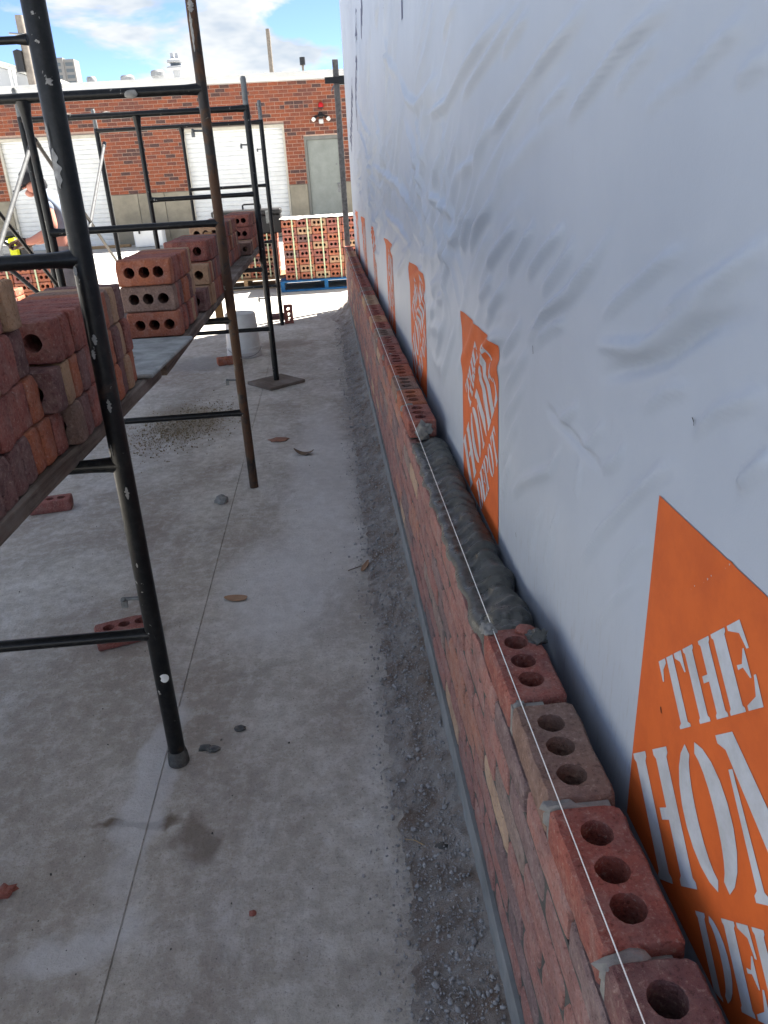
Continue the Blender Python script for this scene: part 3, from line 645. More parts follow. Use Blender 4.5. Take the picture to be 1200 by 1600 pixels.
def crumbs(name, pts, rad, m, label, cat):
    n = len(pts); j = rng.uniform(.65, 1.3, (n, len(iv), 1)); sc = rng.uniform(.6, 1.25, (n, 1, 3)) * rad[:, None, None]
    V = (iv[None] * j * sc + pts[:, None, :]).reshape(-1, 3); Q = (ifc[None] + (np.arange(n) * len(iv))[:, None, None]).reshape(-1, 3)
    o = link(name, np_mesh(name, V, Q, False)); o.data.materials.append(m); return tag(o, label, cat, kind='stuff')
n = 15000; y = .5 + 7.5 * rng.random(n) ** 2.2; x = X0 - .012 - np.abs(rng.normal(.075, .055, n)); r = np.clip(rng.lognormal(-6.35, .55, n), .0008, .007)
crumbs('mortar_crumbs', np.stack([x, y, np.clip((x - .02) / .2, 0, 1) ** 1.8 * .066 + r * .2], -1), r, M_PEB, 'scattered grey mortar crumbs along the dirt by the wall', 'rubble')
n = 1100; y = .7 + 6 * rng.random(n) ** 1.6; x = rng.uniform(-1.6, .1, n); r = np.clip(rng.lognormal(-6.9, .45, n), .0006, .0028)
crumbs('slab_grit', np.stack([x, y, r * .4], -1), r, simple('dark grit', (.10, .09, .08), .95, 0, .5, 60), 'fine dark grit scattered over the concrete slab', 'grit')
n = 2600; a = rng.normal(0, 1, (n, 2)); pts = np.stack([-1.0 + a[:, 0] * .15 + a[:, 1] * .05, 4.75 + a[:, 1] * .26, np.full(n, .003)], -1)
crumbs('sawdust', pts, np.clip(rng.lognormal(-6.0, .4, n), .001, .006), simple('tan sawdust', (.27, .205, .12), .95, 0, .4, 60), 'thin tan scatter of sawdust under the scaffold planks', 'sawdust')

# ------------------------------------------------------------------ scaffold frames
def studs(root, xr, z, m):
    mb = MB(); mb.tube([(xr - .018, 0, z), (xr - .062, 0, z + .002)], .0048, 8); mb.tube([(xr - .060, -.009, z + .006), (xr - .060, .009, z - .010)], .0055, 8); mb.box((xr - .068, -.003, z - .022), (xr - .054, .003, z)); mb.build('brace_stud', m, root, smooth=40)
def weld(mb, p, q, r0, r1, seg=14):      # tube that flares where it is welded to a leg
    p, q = Vector(p), Vector(q); d = (q - p); l = d.length; d.normalize()
    mb.tube([p, p + d * .03, p + d * .065, q - d * .065, q - d * .03, q], [r1, r0 * 1.12, r0, r0, r0 * 1.12, r1], seg)
def frame(label, Y, xr, wd, ztop, zrung, extra, m, mr, xm=.72, leg_r=.0215, lean=0, foot=0.0):
    root = empty('scaffold', (xr, Y, 0)); tag(root, label, 'scaffold', 'scaffold frames along the wall')
    top = ztop + extra
    for x, nm in ((0, mr), (-wd, m)):
        mb = MB(); mb.tube([(x + lean * (foot - .9), 0, foot), (x + lean * (ztop * .5 - .9), 0, ztop * .5), (x + lean * (top - .9), 0, top)], leg_r, 20); mb.build('leg', nm, root, smooth=40)
    mb = MB(); weld(mb, (0, 0, ztop), (-wd, 0, ztop), .0195, .024); mb.build('top_bar', m, root, smooth=40)
    mb = MB(); mb.tube([(-xm, 0, ztop - .01), (-xm, 0, ztop - .05), (-xm, 0, ztop - .12), (-xm, 0, zrung[0] - .01)], [.030, .022, .016, .016], 14); mb.build('middle_post', m, root, smooth=40)
    for z in zrung:
        mb = MB(); weld(mb, (0, 0, z), (-xm, 0, z), .0150, .022); mb.build('rung', m, root, smooth=40)
    return root
fA = frame('nearest black scaffold frame with white scraped paint and cement on its foot', 1.644, -.484, 1.52, 1.78, (.402, .842, 1.276), .75, M_BLACK, M_BLACK, lean=.010)
fB = frame('scaffold frame with a rusty brown right leg, second from the camera', 3.615, -.445, 1.52, 1.752, (.385, .822, 1.240), .75, M_BLACK, M_RUSTY)
fC = frame('scaffold frame with its right leg standing on a plywood pad', 5.736, -.437, 1.45, 1.835, (.403, .820, 1.315), .02, M_BLACK, M_BLACK, .715, foot=.022)
fD = frame('farthest scaffold frame, beside the sunlit yard', 8.218, -.503, 1.535, 1.902, (.398, .83, 1.350), .02, M_BLACK, M_BLACK, .75)
for fr, zt, w in ((fC, 1.855, 1.45), (fD, 1.92, 1.535)):
    for x in (0, -w):
        mb = MB(); mb.tube([(x, 0, zt - .005), (x, 0, zt + .15), (x, 0, zt + .165)], [.0185, .0185, .013], 16); mb.build('coupling_pin', M_PIN, fr, smooth=40)
for fr, zs in ((fA, (.502,)), (fB, (.545, 1.6)), (fC, (.62, 1.62)), (fD, (1.67,))):
    for z in zs: studs(fr, 0, z, M_PIN)
# details on the nearest frames
def patch(root, x, z0, z1, ang, wid, r, m, name, seed):
    """thin irregular flake on a leg"""
    mb = MB(); n = 40; vs_ = []; fs_ = []
    for i in range(n + 1):
        tt = i / n; e = math.sin(math.pi * tt) ** .6
        l = -wid * e * (.7 + .6 * noise.noise(Vector((tt * 7, seed, 0)))); rr = wid * e * (.7 + .6 * noise.noise(Vector((tt * 7, seed, 9))))
        for k in range(5):
            a = ang + l + (rr - l) * k / 4; vs_.append((x + (r + .0009) * math.cos(a), (r + .0009) * math.sin(a), z0 + (z1 - z0) * tt))
    for i in range(n):
        for k in range(4): q = i * 5 + k; fs_.append((q, q + 1, q + 6, q + 5))
    mb.add(vs_, fs_); return mb.build(name, m, root, smooth=60)
M_SCR = simple('bare scraped steel', (.33, .33, .32), .7, 0, .5, 70, .3)
M_STICK = mat('white sticker', (.72, .72, .69), .6)
patch(fA, 0, 1.405, 1.475, -1.75, .42, .0215, M_SCR, 'scraped_paint', 1); patch(fA, 0, 1.475, 1.52, -1.95, .16, .0215, M_SCR, 'scraped_paint', 5)
for z, a, w, h, s in ((1.255, -2.0, .28, .02, 2), (1.12, -1.5, .3, .022, 3), (1.09, -1.9, .3, .02, 4), (.98, -1.4, .25, .03, 6), (.88, -2.1, .15, .03, 7), (.78, -1.4, .25, .03, 8), (.60, -1.9, .15, .012, 11)):
    patch(fA, 0, z - h / 2, z + h / 2, a, w, .0215, M_MORT, 'mortar_splash', s)
mb = MB(); vs_ = [(.0225 * math.cos(-1.45), .0225 * math.sin(-1.45), at(258, 1052, 1.644).z)]; zc = vs_[0][2]
for k in range(20):
    q = 2 * math.pi * k / 20; a = -1.45 + .52 * math.cos(q); vs_.append((.0225 * math.cos(a), .0225 * math.sin(a), zc + .0125 * math.sin(q)))
mb.add(vs_, [(0, 1 + k, 1 + (k + 1) % 20) for k in range(20)]); mb.build('sticker', M_STICK, fA)
mb = MB(); mb.lathe([(.024, 0), (.0275, .004), (.0265, .03), (.024, .042), (.0222, .046)], (-.009, 0, -.002), 20); mb.build('foot_sleeve', simple('dirty cement', (.12, .115, .105), .95, 0, .5, 60, .8), fA, smooth=50)
mb = MB(); mb.tube([(-.015, 0, 1.652), (-.035, 0, 1.652), (-1.50, 0, 1.652)], [.010, .007, .007], 10); mb.build('guard_bar', M_BLACK, fA, smooth=40)
pB = at(207, 148, 3.615); mb = MB(); blob(mb, (pB.x + .445, -.022, pB.z), .021, 5, 2, .2, (1.3, .5, .8)); mb.build('dried_mortar', M_MORT, fB, smooth=60)
patch(fB, 0, 2.015, 2.06, -1.6, .75, .0215, M_SCR, 'scraped_paint', 15); patch(fB, 0, 1.88, 2.02, -1.9, .35, .0215, M_SCR, 'scraped_paint', 16)
for k, (x, s) in enumerate(((-.9, 1), (-.55, 2), (-.3, 3), (-1.15, 4))):
    mb = MB(); blob(mb, (x, -.004, 1.835 + .019), .011, s, 2, .4, (2.2, .8, .5)); mb.build('mortar_splash', M_MORT, fC, smooth=60)
M_BRACE = simple('dull galvanised brace', (.085, .087, .09), .7, .2, .4, 25)
# cross braces on the far side
def brace(p, q, r, m, label):
    p, q = Vector(p), Vector(q); root = empty('cross_brace', p); tag(root, label, 'brace', 'scaffold cross braces')
    mb = MB(); d = (q - p).normalized(); mb.tube([Vector((0, 0, 0)), q - p], r, 12); mb.build('tube', m, root, smooth=40)
    mb = MB(); mb.tube([-d * .03, d * .05], r * 1.25, 10); mb.build('end_fitting', m, root, smooth=40)
    mb = MB(); mb.tube([(q - p) - d * .05, (q - p) + d * .03], r * 1.25, 10); mb.build('end_fitting', m, root, smooth=40)
xC, xD, xB = -1.887, -2.038, -1.965
brace(at(48, 228, 5.70), onx(-30, 480, -1.93), .014, M_BRACE, 'silver diagonal brace at the left edge of the photo')
brace(onx(-40, 285, -1.92), Vector((-1.88, 5.70, .82)), .013, M_BLACK, 'black diagonal brace crossing the silver one at the left edge')
brace(at(57, 222, 5.77), at(192, 422, 8.20), .013, M_BLACK, 'black diagonal brace running down behind the nearest leg')
brace(at(163, 226, 8.18), Vector((-1.88, 5.78, .45)), .014, M_BRACE, 'silver diagonal brace hooked high on the farthest frame')
brace(onx(12, 417, -1.55), onx(74, 470, -1.50), .011, M_BRACE, 'short silver brace just above the near brick stack')

# plywood pad
p = gnd(430, 598); mb = MB(); mb.box((-.155, -.155, 0), (.155, .155, .022), ch=.002); o = mb.build('plywood_pad', M_PLY, loc=(p.x + .01, 5.72, .001), rot=(0, 0, .66)); tag(o, 'square brown plywood pad under a scaffold leg', 'board')

# ------------------------------------------------------------------ planks, mortar board
def plank(name, x0, x1, y0, y1, z, rz, label, seed):
    mb = MB(); n = 40; vs_ = []; fs_ = []; l = y1 - y0; w = x1 - x0; th = .038
    for i in range(n + 1):
        yy_ = -l / 2 + l * i / n; k = .003 * noise.noise(Vector((yy_ * 4, seed, 0))); s = .003 * noise.noise(Vector((yy_ * 9, seed, 4)))
        vs_ += [(-w / 2 + s, yy_, .003), (w / 2 - .003 + k, yy_, 0), (w / 2 + k, yy_, .004), (w / 2 + k + s * .5, yy_, th - .005), (w / 2 - .005 + k, yy_, th), (-w / 2 + .004, yy_, th + s * .3), (-w / 2 + s, yy_, th - .004)]
    for i in range(n):
        for j in range(7): a = i * 7; fs_.append((a + j, a + 7 + j, a + 7 + (j + 1) % 7, a + (j + 1) % 7)[::-1])
    fs_ += [tuple(range(7)), tuple(n * 7 + j for j in range(6, -1, -1))]
    mb.add(vs_, fs_); o = mb.build(name, M_PLANK, loc=((x0 + x1) / 2, (y0 + y1) / 2, z), rot=(0, 0, rz)); return tag(o, label, 'plank', 'scaffold planks')
ZP = .850
plank('scaffold_plank', -.846, -.599, -.25, 2.43, ZP, -.045, 'weathered plank at the left edge carrying the nearest brick stacks', 1)
plank('scaffold_plank', -1.098, -.853, -.20, 2.38, ZP - .002, -.045, 'weathered plank behind the nearest plank, mostly hidden by bricks', 2)
plank('scaffold_plank', -.785, -.538, 2.46, 7.45, ZP - .001, .004, 'long weathered plank leading away under the far brick stacks', 3)
plank('scaffold_plank', -1.035, -.792, 2.44, 7.40, ZP - .003, .004, 'inner weathered plank beside the long far plank', 4)
ZT = ZP + .0385
mbd = empty('mortar_board', (-.76, 2.55, ZT)); tag(mbd, 'grey mortar board with dried mortar between two brick stacks', 'board'); mbd.rotation_euler = (0, 0, -.05)
mb = MB(); mb.box((-.25, -.29, .002), (.25, .29, .015), ch=.004); mb.build('board', simple('mortar stained board', (.30, .31, .30), .7, 0, .5, 14, .4), mbd)
for k in range(9):
    mb = MB(); blob(mb, (random.uniform(-.1, .22), random.uniform(-.24, .25), .016), random.uniform(.012, .034), k, 2, .6, (1.2, 1.2, .28)); mb.build('mortar_crust', M_MORT if k % 3 else M_WET, mbd, smooth=60)

# ------------------------------------------------------------------ bricks on the planks
ORD = ['front', 'second', 'third', 'fourth', 'fifth', 'sixth', 'seventh', 'eighth', 'ninth', 'tenth', 'eleventh', 'twelfth', 'thirteenth', 'fourteenth', 'fifteenth', 'sixteenth', 'seventeenth']
CNM = {4: ['bottom', 'second', 'third', 'top'], 3: ['bottom', 'middle', 'top'], 2: ['lower', 'upper'], 1: ['single']}
BHT = .0905
def on_edge(x, y, z, kcol, rz=0, me=None, r=random):
    """brick standing on its long edge with the holes facing along the planks"""
    M = Matrix.Translation((x, y, z)) @ Matrix.Rotation(rz, 4, 'Z') @ Matrix.Rotation(R_(90), 4, 'X') @ Matrix.Rotation(R_(90), 4, 'Z')
    o = link('brick', me or BRK[r.randrange(8)], None, None, None, BM[kcol]); o.matrix_world = M; return o
rs = random.Random(11)
def stack(desc, xr, rows, over=None):
    """rows: (first y, count) for each course from the bottom; xr = right-hand face"""
    over = over or {}
    for c, (y0, n) in enumerate(rows):
        for k in range(n):
            y = y0 + k * .0595 + BH; kcol = over.get((c, k)) or pick(rs, (('red', .50), ('purple brown', .16), ('orange red', .18), ('tan', .09), ('taupe', .07)))
            o = on_edge(xr - BL / 2 + rs.uniform(-.006, .006), y + rs.uniform(-.001, .001), ZT + .0468 + c * .0925, kcol, rs.uniform(-.012, .012), r=rs)
            pos = 'frontmost' if k == 0 else ORD[k] + ' back'
            tag(o, '%s brick, %s, %s course of %s' % (kcol, pos, CNM[len(rows)][c], desc), 'brick', 'bricks stacked on the scaffold planks')
stack('four-high stack at left edge', -.590, [(.985, 11), (.97, 10), (.96, 10), (1.005, 9)], {(3, 8): 'tan', (2, 9): 'purple brown', (0, 9): 'orange red'})
stack('stack behind the nearest leg', -.562, [(1.65, 10), (1.575, 11), (1.62, 10)], {(1, 0): 'purple brown', (1, 1): 'tan', (2, 0): 'red', (0, 9): 'orange red', (0, 8): 'tan', (1, 9): 'tan', (2, 8): 'tan', (2, 9): 'purple brown'})
stack('stack just behind the mortar board', -.548, [(2.915, 8), (2.92, 8), (2.912, 8)], {(0, 0): 'orange red', (1, 0): 'taupe', (2, 0): 'orange red', (2, 1): 'red', (2, 2): 'red'})
stack('stack left of the rusty leg', -.524, [(3.46, 13), (3.62, 10), (3.72, 8)], {(2, 0): 'red', (1, 0): 'tan', (0, 0): 'purple brown'})
stack('stack right of the rusty leg', -.620, [(5.02, 17), (5.02, 17), (5.02, 17)])
stack('farthest stack before the toolbox', -.560, [(6.40, 12), (6.40, 12), (6.41, 11)])
stack('low row beside the farthest stack', -.548, [(6.10, 4)])

# loose bricks on the ground
def loose(x, y, z, rz, rx, kcol, label):
    M = Matrix.Translation((x, y, z)) @ Matrix.Rotation(rz, 4, 'Z') @ Matrix.Rotation(rx, 4, 'X'); o = link('brick', BRK[rs.randrange(8)], None, None, None, BM[kcol]); o.matrix_world = M
    return tag(o, label, 'brick', 'loose bricks on the slab')
p = gnd(197, 1003); loose(p.x, p.y + .02, .001, R_(-72), 0, 'red', 'red brick lying flat on the slab behind the nearest leg')
p = gnd(70, 800); loose(p.x + .03, p.y + .02, .001, R_(-80), 0, 'red', 'red brick lying on the slab below the left plank')
p = gnd(355, 570); loose(p.x + .015, p.y + .03, .001, R_(-75), 0, 'orange red', 'red brick leaning at the foot of the white bucket')
p = gnd(443, 508); loose(p.x + .055, p.y + .11, .098, R_(10), R_(90), 'red', 'red brick standing on end at the farthest scaffold leg'); loose(p.x - .045, p.y + .10, .047, R_(95), 0, 'purple brown', 'dark brick lying beside the farthest scaffold leg')

# bucket, upside down
bk = empty('bucket', (-.770, 6.82, 0)); tag(bk, 'upturned white plastic bucket standing on the slab under the scaffold', 'bucket')
mb = MB(); mb.lathe([(.150, 0), (.152, .012), (.149, .03), (.152, .034), (.152, .046), (.147, .05), (.147, .070), (.151, .074), (.151, .084), (.146, .088), (.131, .355), (.126, .365), (.118, .367), (.116, .360)], (0, 0, .001), 40); mb.build('body', M_BUCKET, bk, smooth=40)
mb = MB(); mb.tube([(.15 * math.cos(a), .15 * math.sin(a) - .004, .075 - .06 * math.sin((a + 2.6) * math.pi / 2.6)) for a in [(-2.6 + 2.6 * i / 14) for i in range(15)]], .0022, 6); mb.build('handle', M_GALV, bk, smooth=40)
# wooden stake hanging behind the rusty leg
mb = MB(); q = at(345, 505, 4.6); mb.box((-.022, -.012, 0), (.022, .012, .50), ch=.003); o = mb.build('wooden_stake', simple('varnished stake wood', (.27, .14, .05), .5, 0, .3, 20), loc=(q.x, 4.6, q.z)); tag(o, 'brown wooden stake seen end-on behind the rusty scaffold leg', 'level')

# litter
def chip(name, x, y, r, sc, m, seed, label, cat, amp=.4, rz=0, z=.004):
    mb = MB(); blob(mb, (0, 0, 0), r, seed, 2, amp, sc, 2.2, flat=-z); o = mb.build(name, m, loc=(x, y, z), rot=(0, 0, rz), smooth=30); return tag(o, label, cat)
def leaf(name, x, y, l, w, m, rz, label, cat, curl=.3, th=.002):
    mb = MB(); n = 8; vs_ = []
    for lay_ in (0, 1):
        for i in range(n + 1):
            tt = i / n; ww = w / 2 * math.sin(math.pi * min(1, .12 + tt * .86)) ** .6
            for s in (-1, 0, 1): vs_.append((s * ww, (tt - .5) * l, .003 + curl * l * (tt - .45) ** 2 + (0 if s else -.002) + lay_ * th))
    k = 3 * (n + 1); fs_ = []
    for i in range(n):
        for j in range(2): a = i * 3 + j; fs_ += [(a, a + 3, a + 4, a + 1), (k + a, k + a + 1, k + a + 4, k + a + 3)]
        fs_ += [(i * 3, k + i * 3, k + i * 3 + 3, i * 3 + 3), (i * 3 + 2, i * 3 + 5, k + i * 3 + 5, k + i * 3 + 2)]
    fs_ += [(0, 1, k + 1, k), (1, 2, k + 2, k + 1), (3 * n, k + 3 * n, k + 3 * n + 1, 3 * n + 1), (3 * n + 1, k + 3 * n + 1, k + 3 * n + 2, 3 * n + 2)]
    mb.add(vs_, fs_); o = mb.build(name, m, loc=(x, y, .001), rot=(0, 0, rz)); return tag(o, label, cat)
M_CHIP = simple('chipped brick', (.30, .15, .10), .95, 0, .3, 50, .5); M_LEAF = simple('dry leaf', (.17, .12, .08), .8, 0, .3, 30); M_CARD = simple('tan scrap', (.36, .22, .13), .85, 0, .2, 30); M_STRAWM = simple('pale chip', (.52, .36, .17), .8, 0, .2, 30)
p = gnd(436, 688); chip('brick_flake', p.x, p.y, .055, (1.1, .75, .16), M_CHIP, 4, 'flat pink brick flake on the slab beside the rusty leg', 'brick chip')
p = gnd(475, 710); leaf('dry_leaf', p.x, p.y, .11, .05, M_LEAF, 1.35, 'curled brown dry leaf on the pale slab right of the rusty leg', 'leaf', .9)
p = gnd(347, 785); chip('mortar_lump', p.x, p.y, .032, (1, 1, .8), M_MORT, 7, 'small grey mortar lump near the foot of the rusty leg', 'lump', .5, 0, .016)
p = gnd(368, 936); leaf('scrap', p.x, p.y, .085, .045, M_CARD, 1.35, 'flat orange brown scrap right of the nearest leg', 'scrap', .1)
p = gnd(571, 886); leaf('wood_chip', p.x, p.y, .085, .02, M_CARD, -.35, 'tan wood chip with a twig at the edge of the dirt', 'chip', .1, .004)
p = gnd(556, 892); mb = MB(); mb.tube([(-.03, 0, .004), (0, .01, .008), (.03, .03, .005), (.045, .05, .004)], [.0018, .002, .0016, .001], 6); tag(mb.build('twig', M_LEAF, loc=(p.x, p.y, 0)), 'thin dark twig beside the tan wood chip', 'twig')
p = gnd(610, 890); leaf('wood_chip', p.x, p.y, .075, .014, M_STRAWM, -.7, 'small pale yellow wood chip lying in the dark dirt', 'chip', .2, .003)
p = gnd(6, 1398); chip('brick_flake', p.x, p.y, .022, (1.2, .8, .6), B_RED, 12, 'red brick chip at the left edge of the slab', 'brick chip', .6, .4, .008)
p = gnd(705, 1348); chip('mortar_lump', p.x - .015, p.y + .02, .018, (1, 1, .8), M_WET, 17, 'round dark mortar lump in the dirt near the wall foot', 'lump', .3, 0, .022)
p = gnd(665, 1330); mb = MB(); mb.tube([(-.045, .03, .012), (-.02, .018, .016), (.0, .0, .016), (.03, -.012, .020)], [.0006, .0009, .0014, .0010], 6); tag(mb.build('straw', M_STRAWM, loc=(p.x, p.y, 0)), 'thin pale straw lying across the dirt near the wall', 'straw')
p = gnd(395, 1428); chip('brick_flake', p.x, p.y, .0075, (1.1, .9, .7), B_RED, 22, 'tiny red brick crumb on the slab at the bottom of the photo', 'brick chip', .4, 0, .003)
for k, (a, c) in enumerate(((320, 1170), (335, 1172), (375, 1140))):
    p = gnd(a, c); chip('mortar_lump', p.x, p.y, .013, (1.3, 1, .4), M_WET, 40 + k, ['grey mortar lump right beside the foot of the nearest leg', 'flat mortar lump second from the foot of the nearest leg', 'mortar lump farthest right of the foot of the nearest leg'][k], 'lump', .6, 0, .004)

# ------------------------------------------------------------------ strapped cubes of bricks
def cube(x0, y0, z0, nx, nz, ny, label, straps, loose_top=False, seed=1, wts=None):
    root = empty('brick_cube', (x0, y0, z0)); tag(root, label, 'brick pack'); r = random.Random(seed); px_, pz_ = .1985, .0945
    for i in range(nx):
        for k in range(nz):
            for j in range(ny):
                if j and k < nz - 1 and 0 < i < nx - 1: continue
                kcol = pick(r, wts or (('orange red', .46), ('red', .30), ('purple brown', .10), ('tan', .14)))
                M = Matrix.Translation((px_ * (i + .5) + r.uniform(-.004, .004), BH + j * .0595 + (r.uniform(-.006, .004) if j == 0 else 0), .046 + k * pz_)) @ Matrix.Rotation(r.uniform(-.012, .012), 4, 'Z') @ Matrix.Rotation(R_(90), 4, 'X') @ Matrix.Rotation(R_(90), 4, 'Z')
                o = link('brick', BRK[r.randrange(8)], root, None, None, BM[kcol]); o.matrix_basis = M
    mb = MB(); mb.box((.21, .07, 0), (nx * px_ - .21, ny * .0595 - .01, nz * pz_ - .11)); mb.build('brick_core', M_DARK, root)
    for sx in straps:
        mb = MB(); w = .009
        mb.box((sx - w, -.013, -.005), (sx + w, -.010, nz * pz_ + .004)); mb.box((sx - w, -.013, nz * pz_ + .0042), (sx + w, ny * .0595 + .004, nz * pz_ + .0065)); mb.build('strap', M_STRAP, root)
    return root
def pallet(x0, y0, z0, w, d, m, label):
    root = empty('pallet', (x0, y0, z0)); tag(root, label, 'pallet')
    n = 7
    for k in range(n):
        bwid = .095; yk = (d - bwid) * k / (n - 1); mb = MB(); mb.box((0, yk, .118), (w, yk + bwid, .136), ch=.002); mb.build('deck_board', m, root)
    for x in (0, w / 2 - .025, w - .05):
        mb = MB(); mb.box((x, .004, .02), (x + .05, d - .004, .1175)); mb.build('stringer', m, root)
    for yk in (0, d - .095):
        mb = MB(); mb.box((.002, yk, 0), (w - .002, yk + .095, .0195)); mb.build('bottom_board', m, root)
    return root
YP = 10.80
pallet(-.62, YP - .10, gz(YP) + .002, 1.22, 1.05, M_BLUE, 'blue painted pallet under the strapped bricks at the end of the wall')
c1 = cube(-.545, YP, gz(YP) + .14, 6, 8, 12, 'strapped pack of orange red bricks on the blue pallet', (.145, .345, .53, .75), seed=4)
mb = MB(); n = 30; vs_ = []; fs_ = []
for i in range(n + 1):
    for j in range(9): vs_.append((-.02 + 1.24 * i / n, -.02 + .78 * j / 8, .768 + .010 * noise.noise(Vector((i * .7, j * .9, 0))) - (.03 * abs(noise.noise(Vector((i * .9, 4, 0)))) if j == 0 else 0)))
for i in range(n):
    for j in range(8): a = i * 9 + j; fs_.append((a, a + 9, a + 10, a + 1))
mb.add(vs_, fs_); mb.build('plastic_cap_sheet', simple('dusty white sheet', (.22, .21, .20), .6, 0, .15, 20), c1, smooth=60)
pallet(-1.66, 11.12, gz(11.2) + .002, 1.08, 1.0, M_PALW, 'raw wood pallet under the bricks behind the scaffold')
c2 = cube(-1.64, 11.22, gz(11.2) + .14, 5, 6, 12, 'strapped pack of bricks below the black toolbox', (.30, .47, .67, .87), seed=9)
for (x, kc, s) in ((.94, 'red', 1), (.75, 'tan', 2)):
    M = Matrix.Translation((-1.70 + x, 11.33, gz(11.2) + .14 + 6 * .0945 + .05)) @ Matrix.Rotation(R_(90), 4, 'X'); 
# toolbox on the pack
tb = empty('toolbox', (-1.02, 11.44, gz(11.2) + .14 + 6 * .0945 + .003)); tag(tb, 'long black toolbox with grey latches on top of the rear brick pack', 'toolbox')
mb = MB(); mb.box((-.46, -.17, 0), (.46, .17, .235), ch=.012); mb.build('body', M_BLKPL, tb)
mb = MB(); mb.box((-.47, -.18, .236), (.47, .18, .315), ch=.016); mb.build('lid', M_BLKPL, tb)
for x in (-.40, .30):
    mb = MB(); mb.box((x - .04, -.197, .13), (x + .04, -.181, .29), ch=.004); mb.build('latch', M_PIN, tb)
mb = MB(); mb.tube([(-.05, 0, .31), (-.05, 0, .365), (-.03, 0, .378), (.17, 0, .378), (.19, 0, .365), (.19, 0, .31)], .012, 8); mb.build('handle', M_BLKPL, tb, smooth=40)
# packs at the left
cube(-3.97, 8.9, gz(9) + .14, 6, 6, 10, 'strapped pack of bricks at the far left under the yellow saw', (.25, .55, .85, 1.10), seed=12); pallet(-3.99, 8.85, .002, 1.24, .7, M_PALW, 'raw wood pallet under the far left brick pack')
lp_ = empty('brick_pile', (-2.86, 6.55, 0)); tag(lp_, 'dark opened pack of bricks behind the near brick stack at the left', 'brick pile'); r = random.Random(2)
for k in range(11):
    for i in range(4):
        for j in range(3):
            if 0 < i < 3 and 0 < j and k < 10: continue
            o = link('brick', BRK[r.randrange(8)], lp_, (i * .0975 - .10 + r.uniform(-.003, .003), j * .2 + .05, k * .0605 + .002), (0, 0, r.uniform(-.02, .02)), BM[pick(r, (('orange red', .45), ('red', .45), ('purple brown', .1)))])
mb = MB(); mb.box((-.155, -.052, .0), (-.15, .56, .67)); mb.build('strap', M_BLKPL, lp_)
mb = MB(); blob(mb, (-2.90, 6.72, .685), .12, 3, 3, .5, (1.1, .8, .22), 2.5); tag(mb.build('orange_cloth', mat('orange cloth', (.45, .075, .025), .8), smooth=60), 'crumpled orange cloth on the opened brick pile at the left', 'cloth')

# saw on the left pack
_q = at(8, 402, 9.02)
sw = empty('saw', (_q.x, 9.02, gz(9) + .14 + 6 * .0945 + .01)); tag(sw, 'lime yellow and black cut-off saw at the left edge', 'saw')
mb = MB(); mb.box((-.28, -.10, .0), (.20, .10, .07), ch=.02); mb.box((.09, -.09, .06), (.19, .09, .26), ch=.02); mb.build('body', M_LIME, sw)
mb = MB(); mb.box((.19, -.08, .03), (.29, .08, .25), ch=.02); mb.build('motor', M_BLKPL, sw)
mb = MB(); mb.tube([(-.26, 0, .06), (-.24, 0, .17), (-.14, 0, .23), (.02, 0, .25), (.12, 0, .26)], .02, 10); mb.build('handle', M_BLKPL, sw, smooth=40)
mb = MB(); mb.lathe([(.0, 0), (.13, 0), (.13, .004), (.0, .004)], (0, 0, 0), 32); o = mb.build('blade', M_GALV, sw, loc=(-.10, -.105, .11), rot=(R_(90), 0, 0))
mb = MB(); mb.box((.06, -.05, .27), (.19, .05, .33), ch=.012); mb.build('battery', M_BLKPL, sw)
# trestle table behind the saw
tt_ = empty('work_table', (-5.3, 12.2, gz(12.2))); tag(tt_, 'white folding work table in front of the left garage door', 'table')
mb = MB(); mb.box((-.9, -.35, .70), (.95, .35, .74), ch=.006); mb.build('table_top', M_WHITE, tt_)
mb = MB(); mb.box((-.9, -.354, .60), (.95, -.34, .695)); mb.build('apron', M_GALV, tt_)
for x in (-.8, .85):
    for y in (-.28, .28):
        mb = MB(); mb.tube([(x, y, 0), (x, y, .70)], .018, 8); mb.build('leg', M_GALV, tt_, smooth=40)

# ------------------------------------------------------------------ person
def skin(name, chain_pts, edges, radii, m, parent, sub=2, rootv=0):
    me = bpy.data.meshes.new(name); me.from_pydata(chain_pts, edges, []); o = link(name, me, parent)
    md = o.modifiers.new('skin', 'SKIN'); md.use_smooth_shade = True
    for i, r in enumerate(radii):
        sv = me.skin_vertices[0].data[i]; sv.radius = (r, r) if not isinstance(r, tuple) else r; sv.use_root = i == rootv
    ss = o.modifiers.new('sub', 'SUBSURF'); ss.levels = sub; ss.render_levels = sub
    dg = bpy.context.evaluated_depsgraph_get(); dg.update(); me2 = bpy.data.meshes.new_from_object(o.evaluated_get(dg)); o.modifiers.clear(); o.data = me2; me2.materials.clear(); me2.materials.append(m); me2.shade_smooth(); return o
PY = 7.75
hd = at(53, 290, PY); hp = at(104, 392, PY); pr = empty('person', (hp.x, PY, 0)); tag(pr, 'person in a pale t-shirt and dark cap bending over, seen behind the scaffold legs', 'person')
hx, hz = hd.x - pr.location.x, hd.z
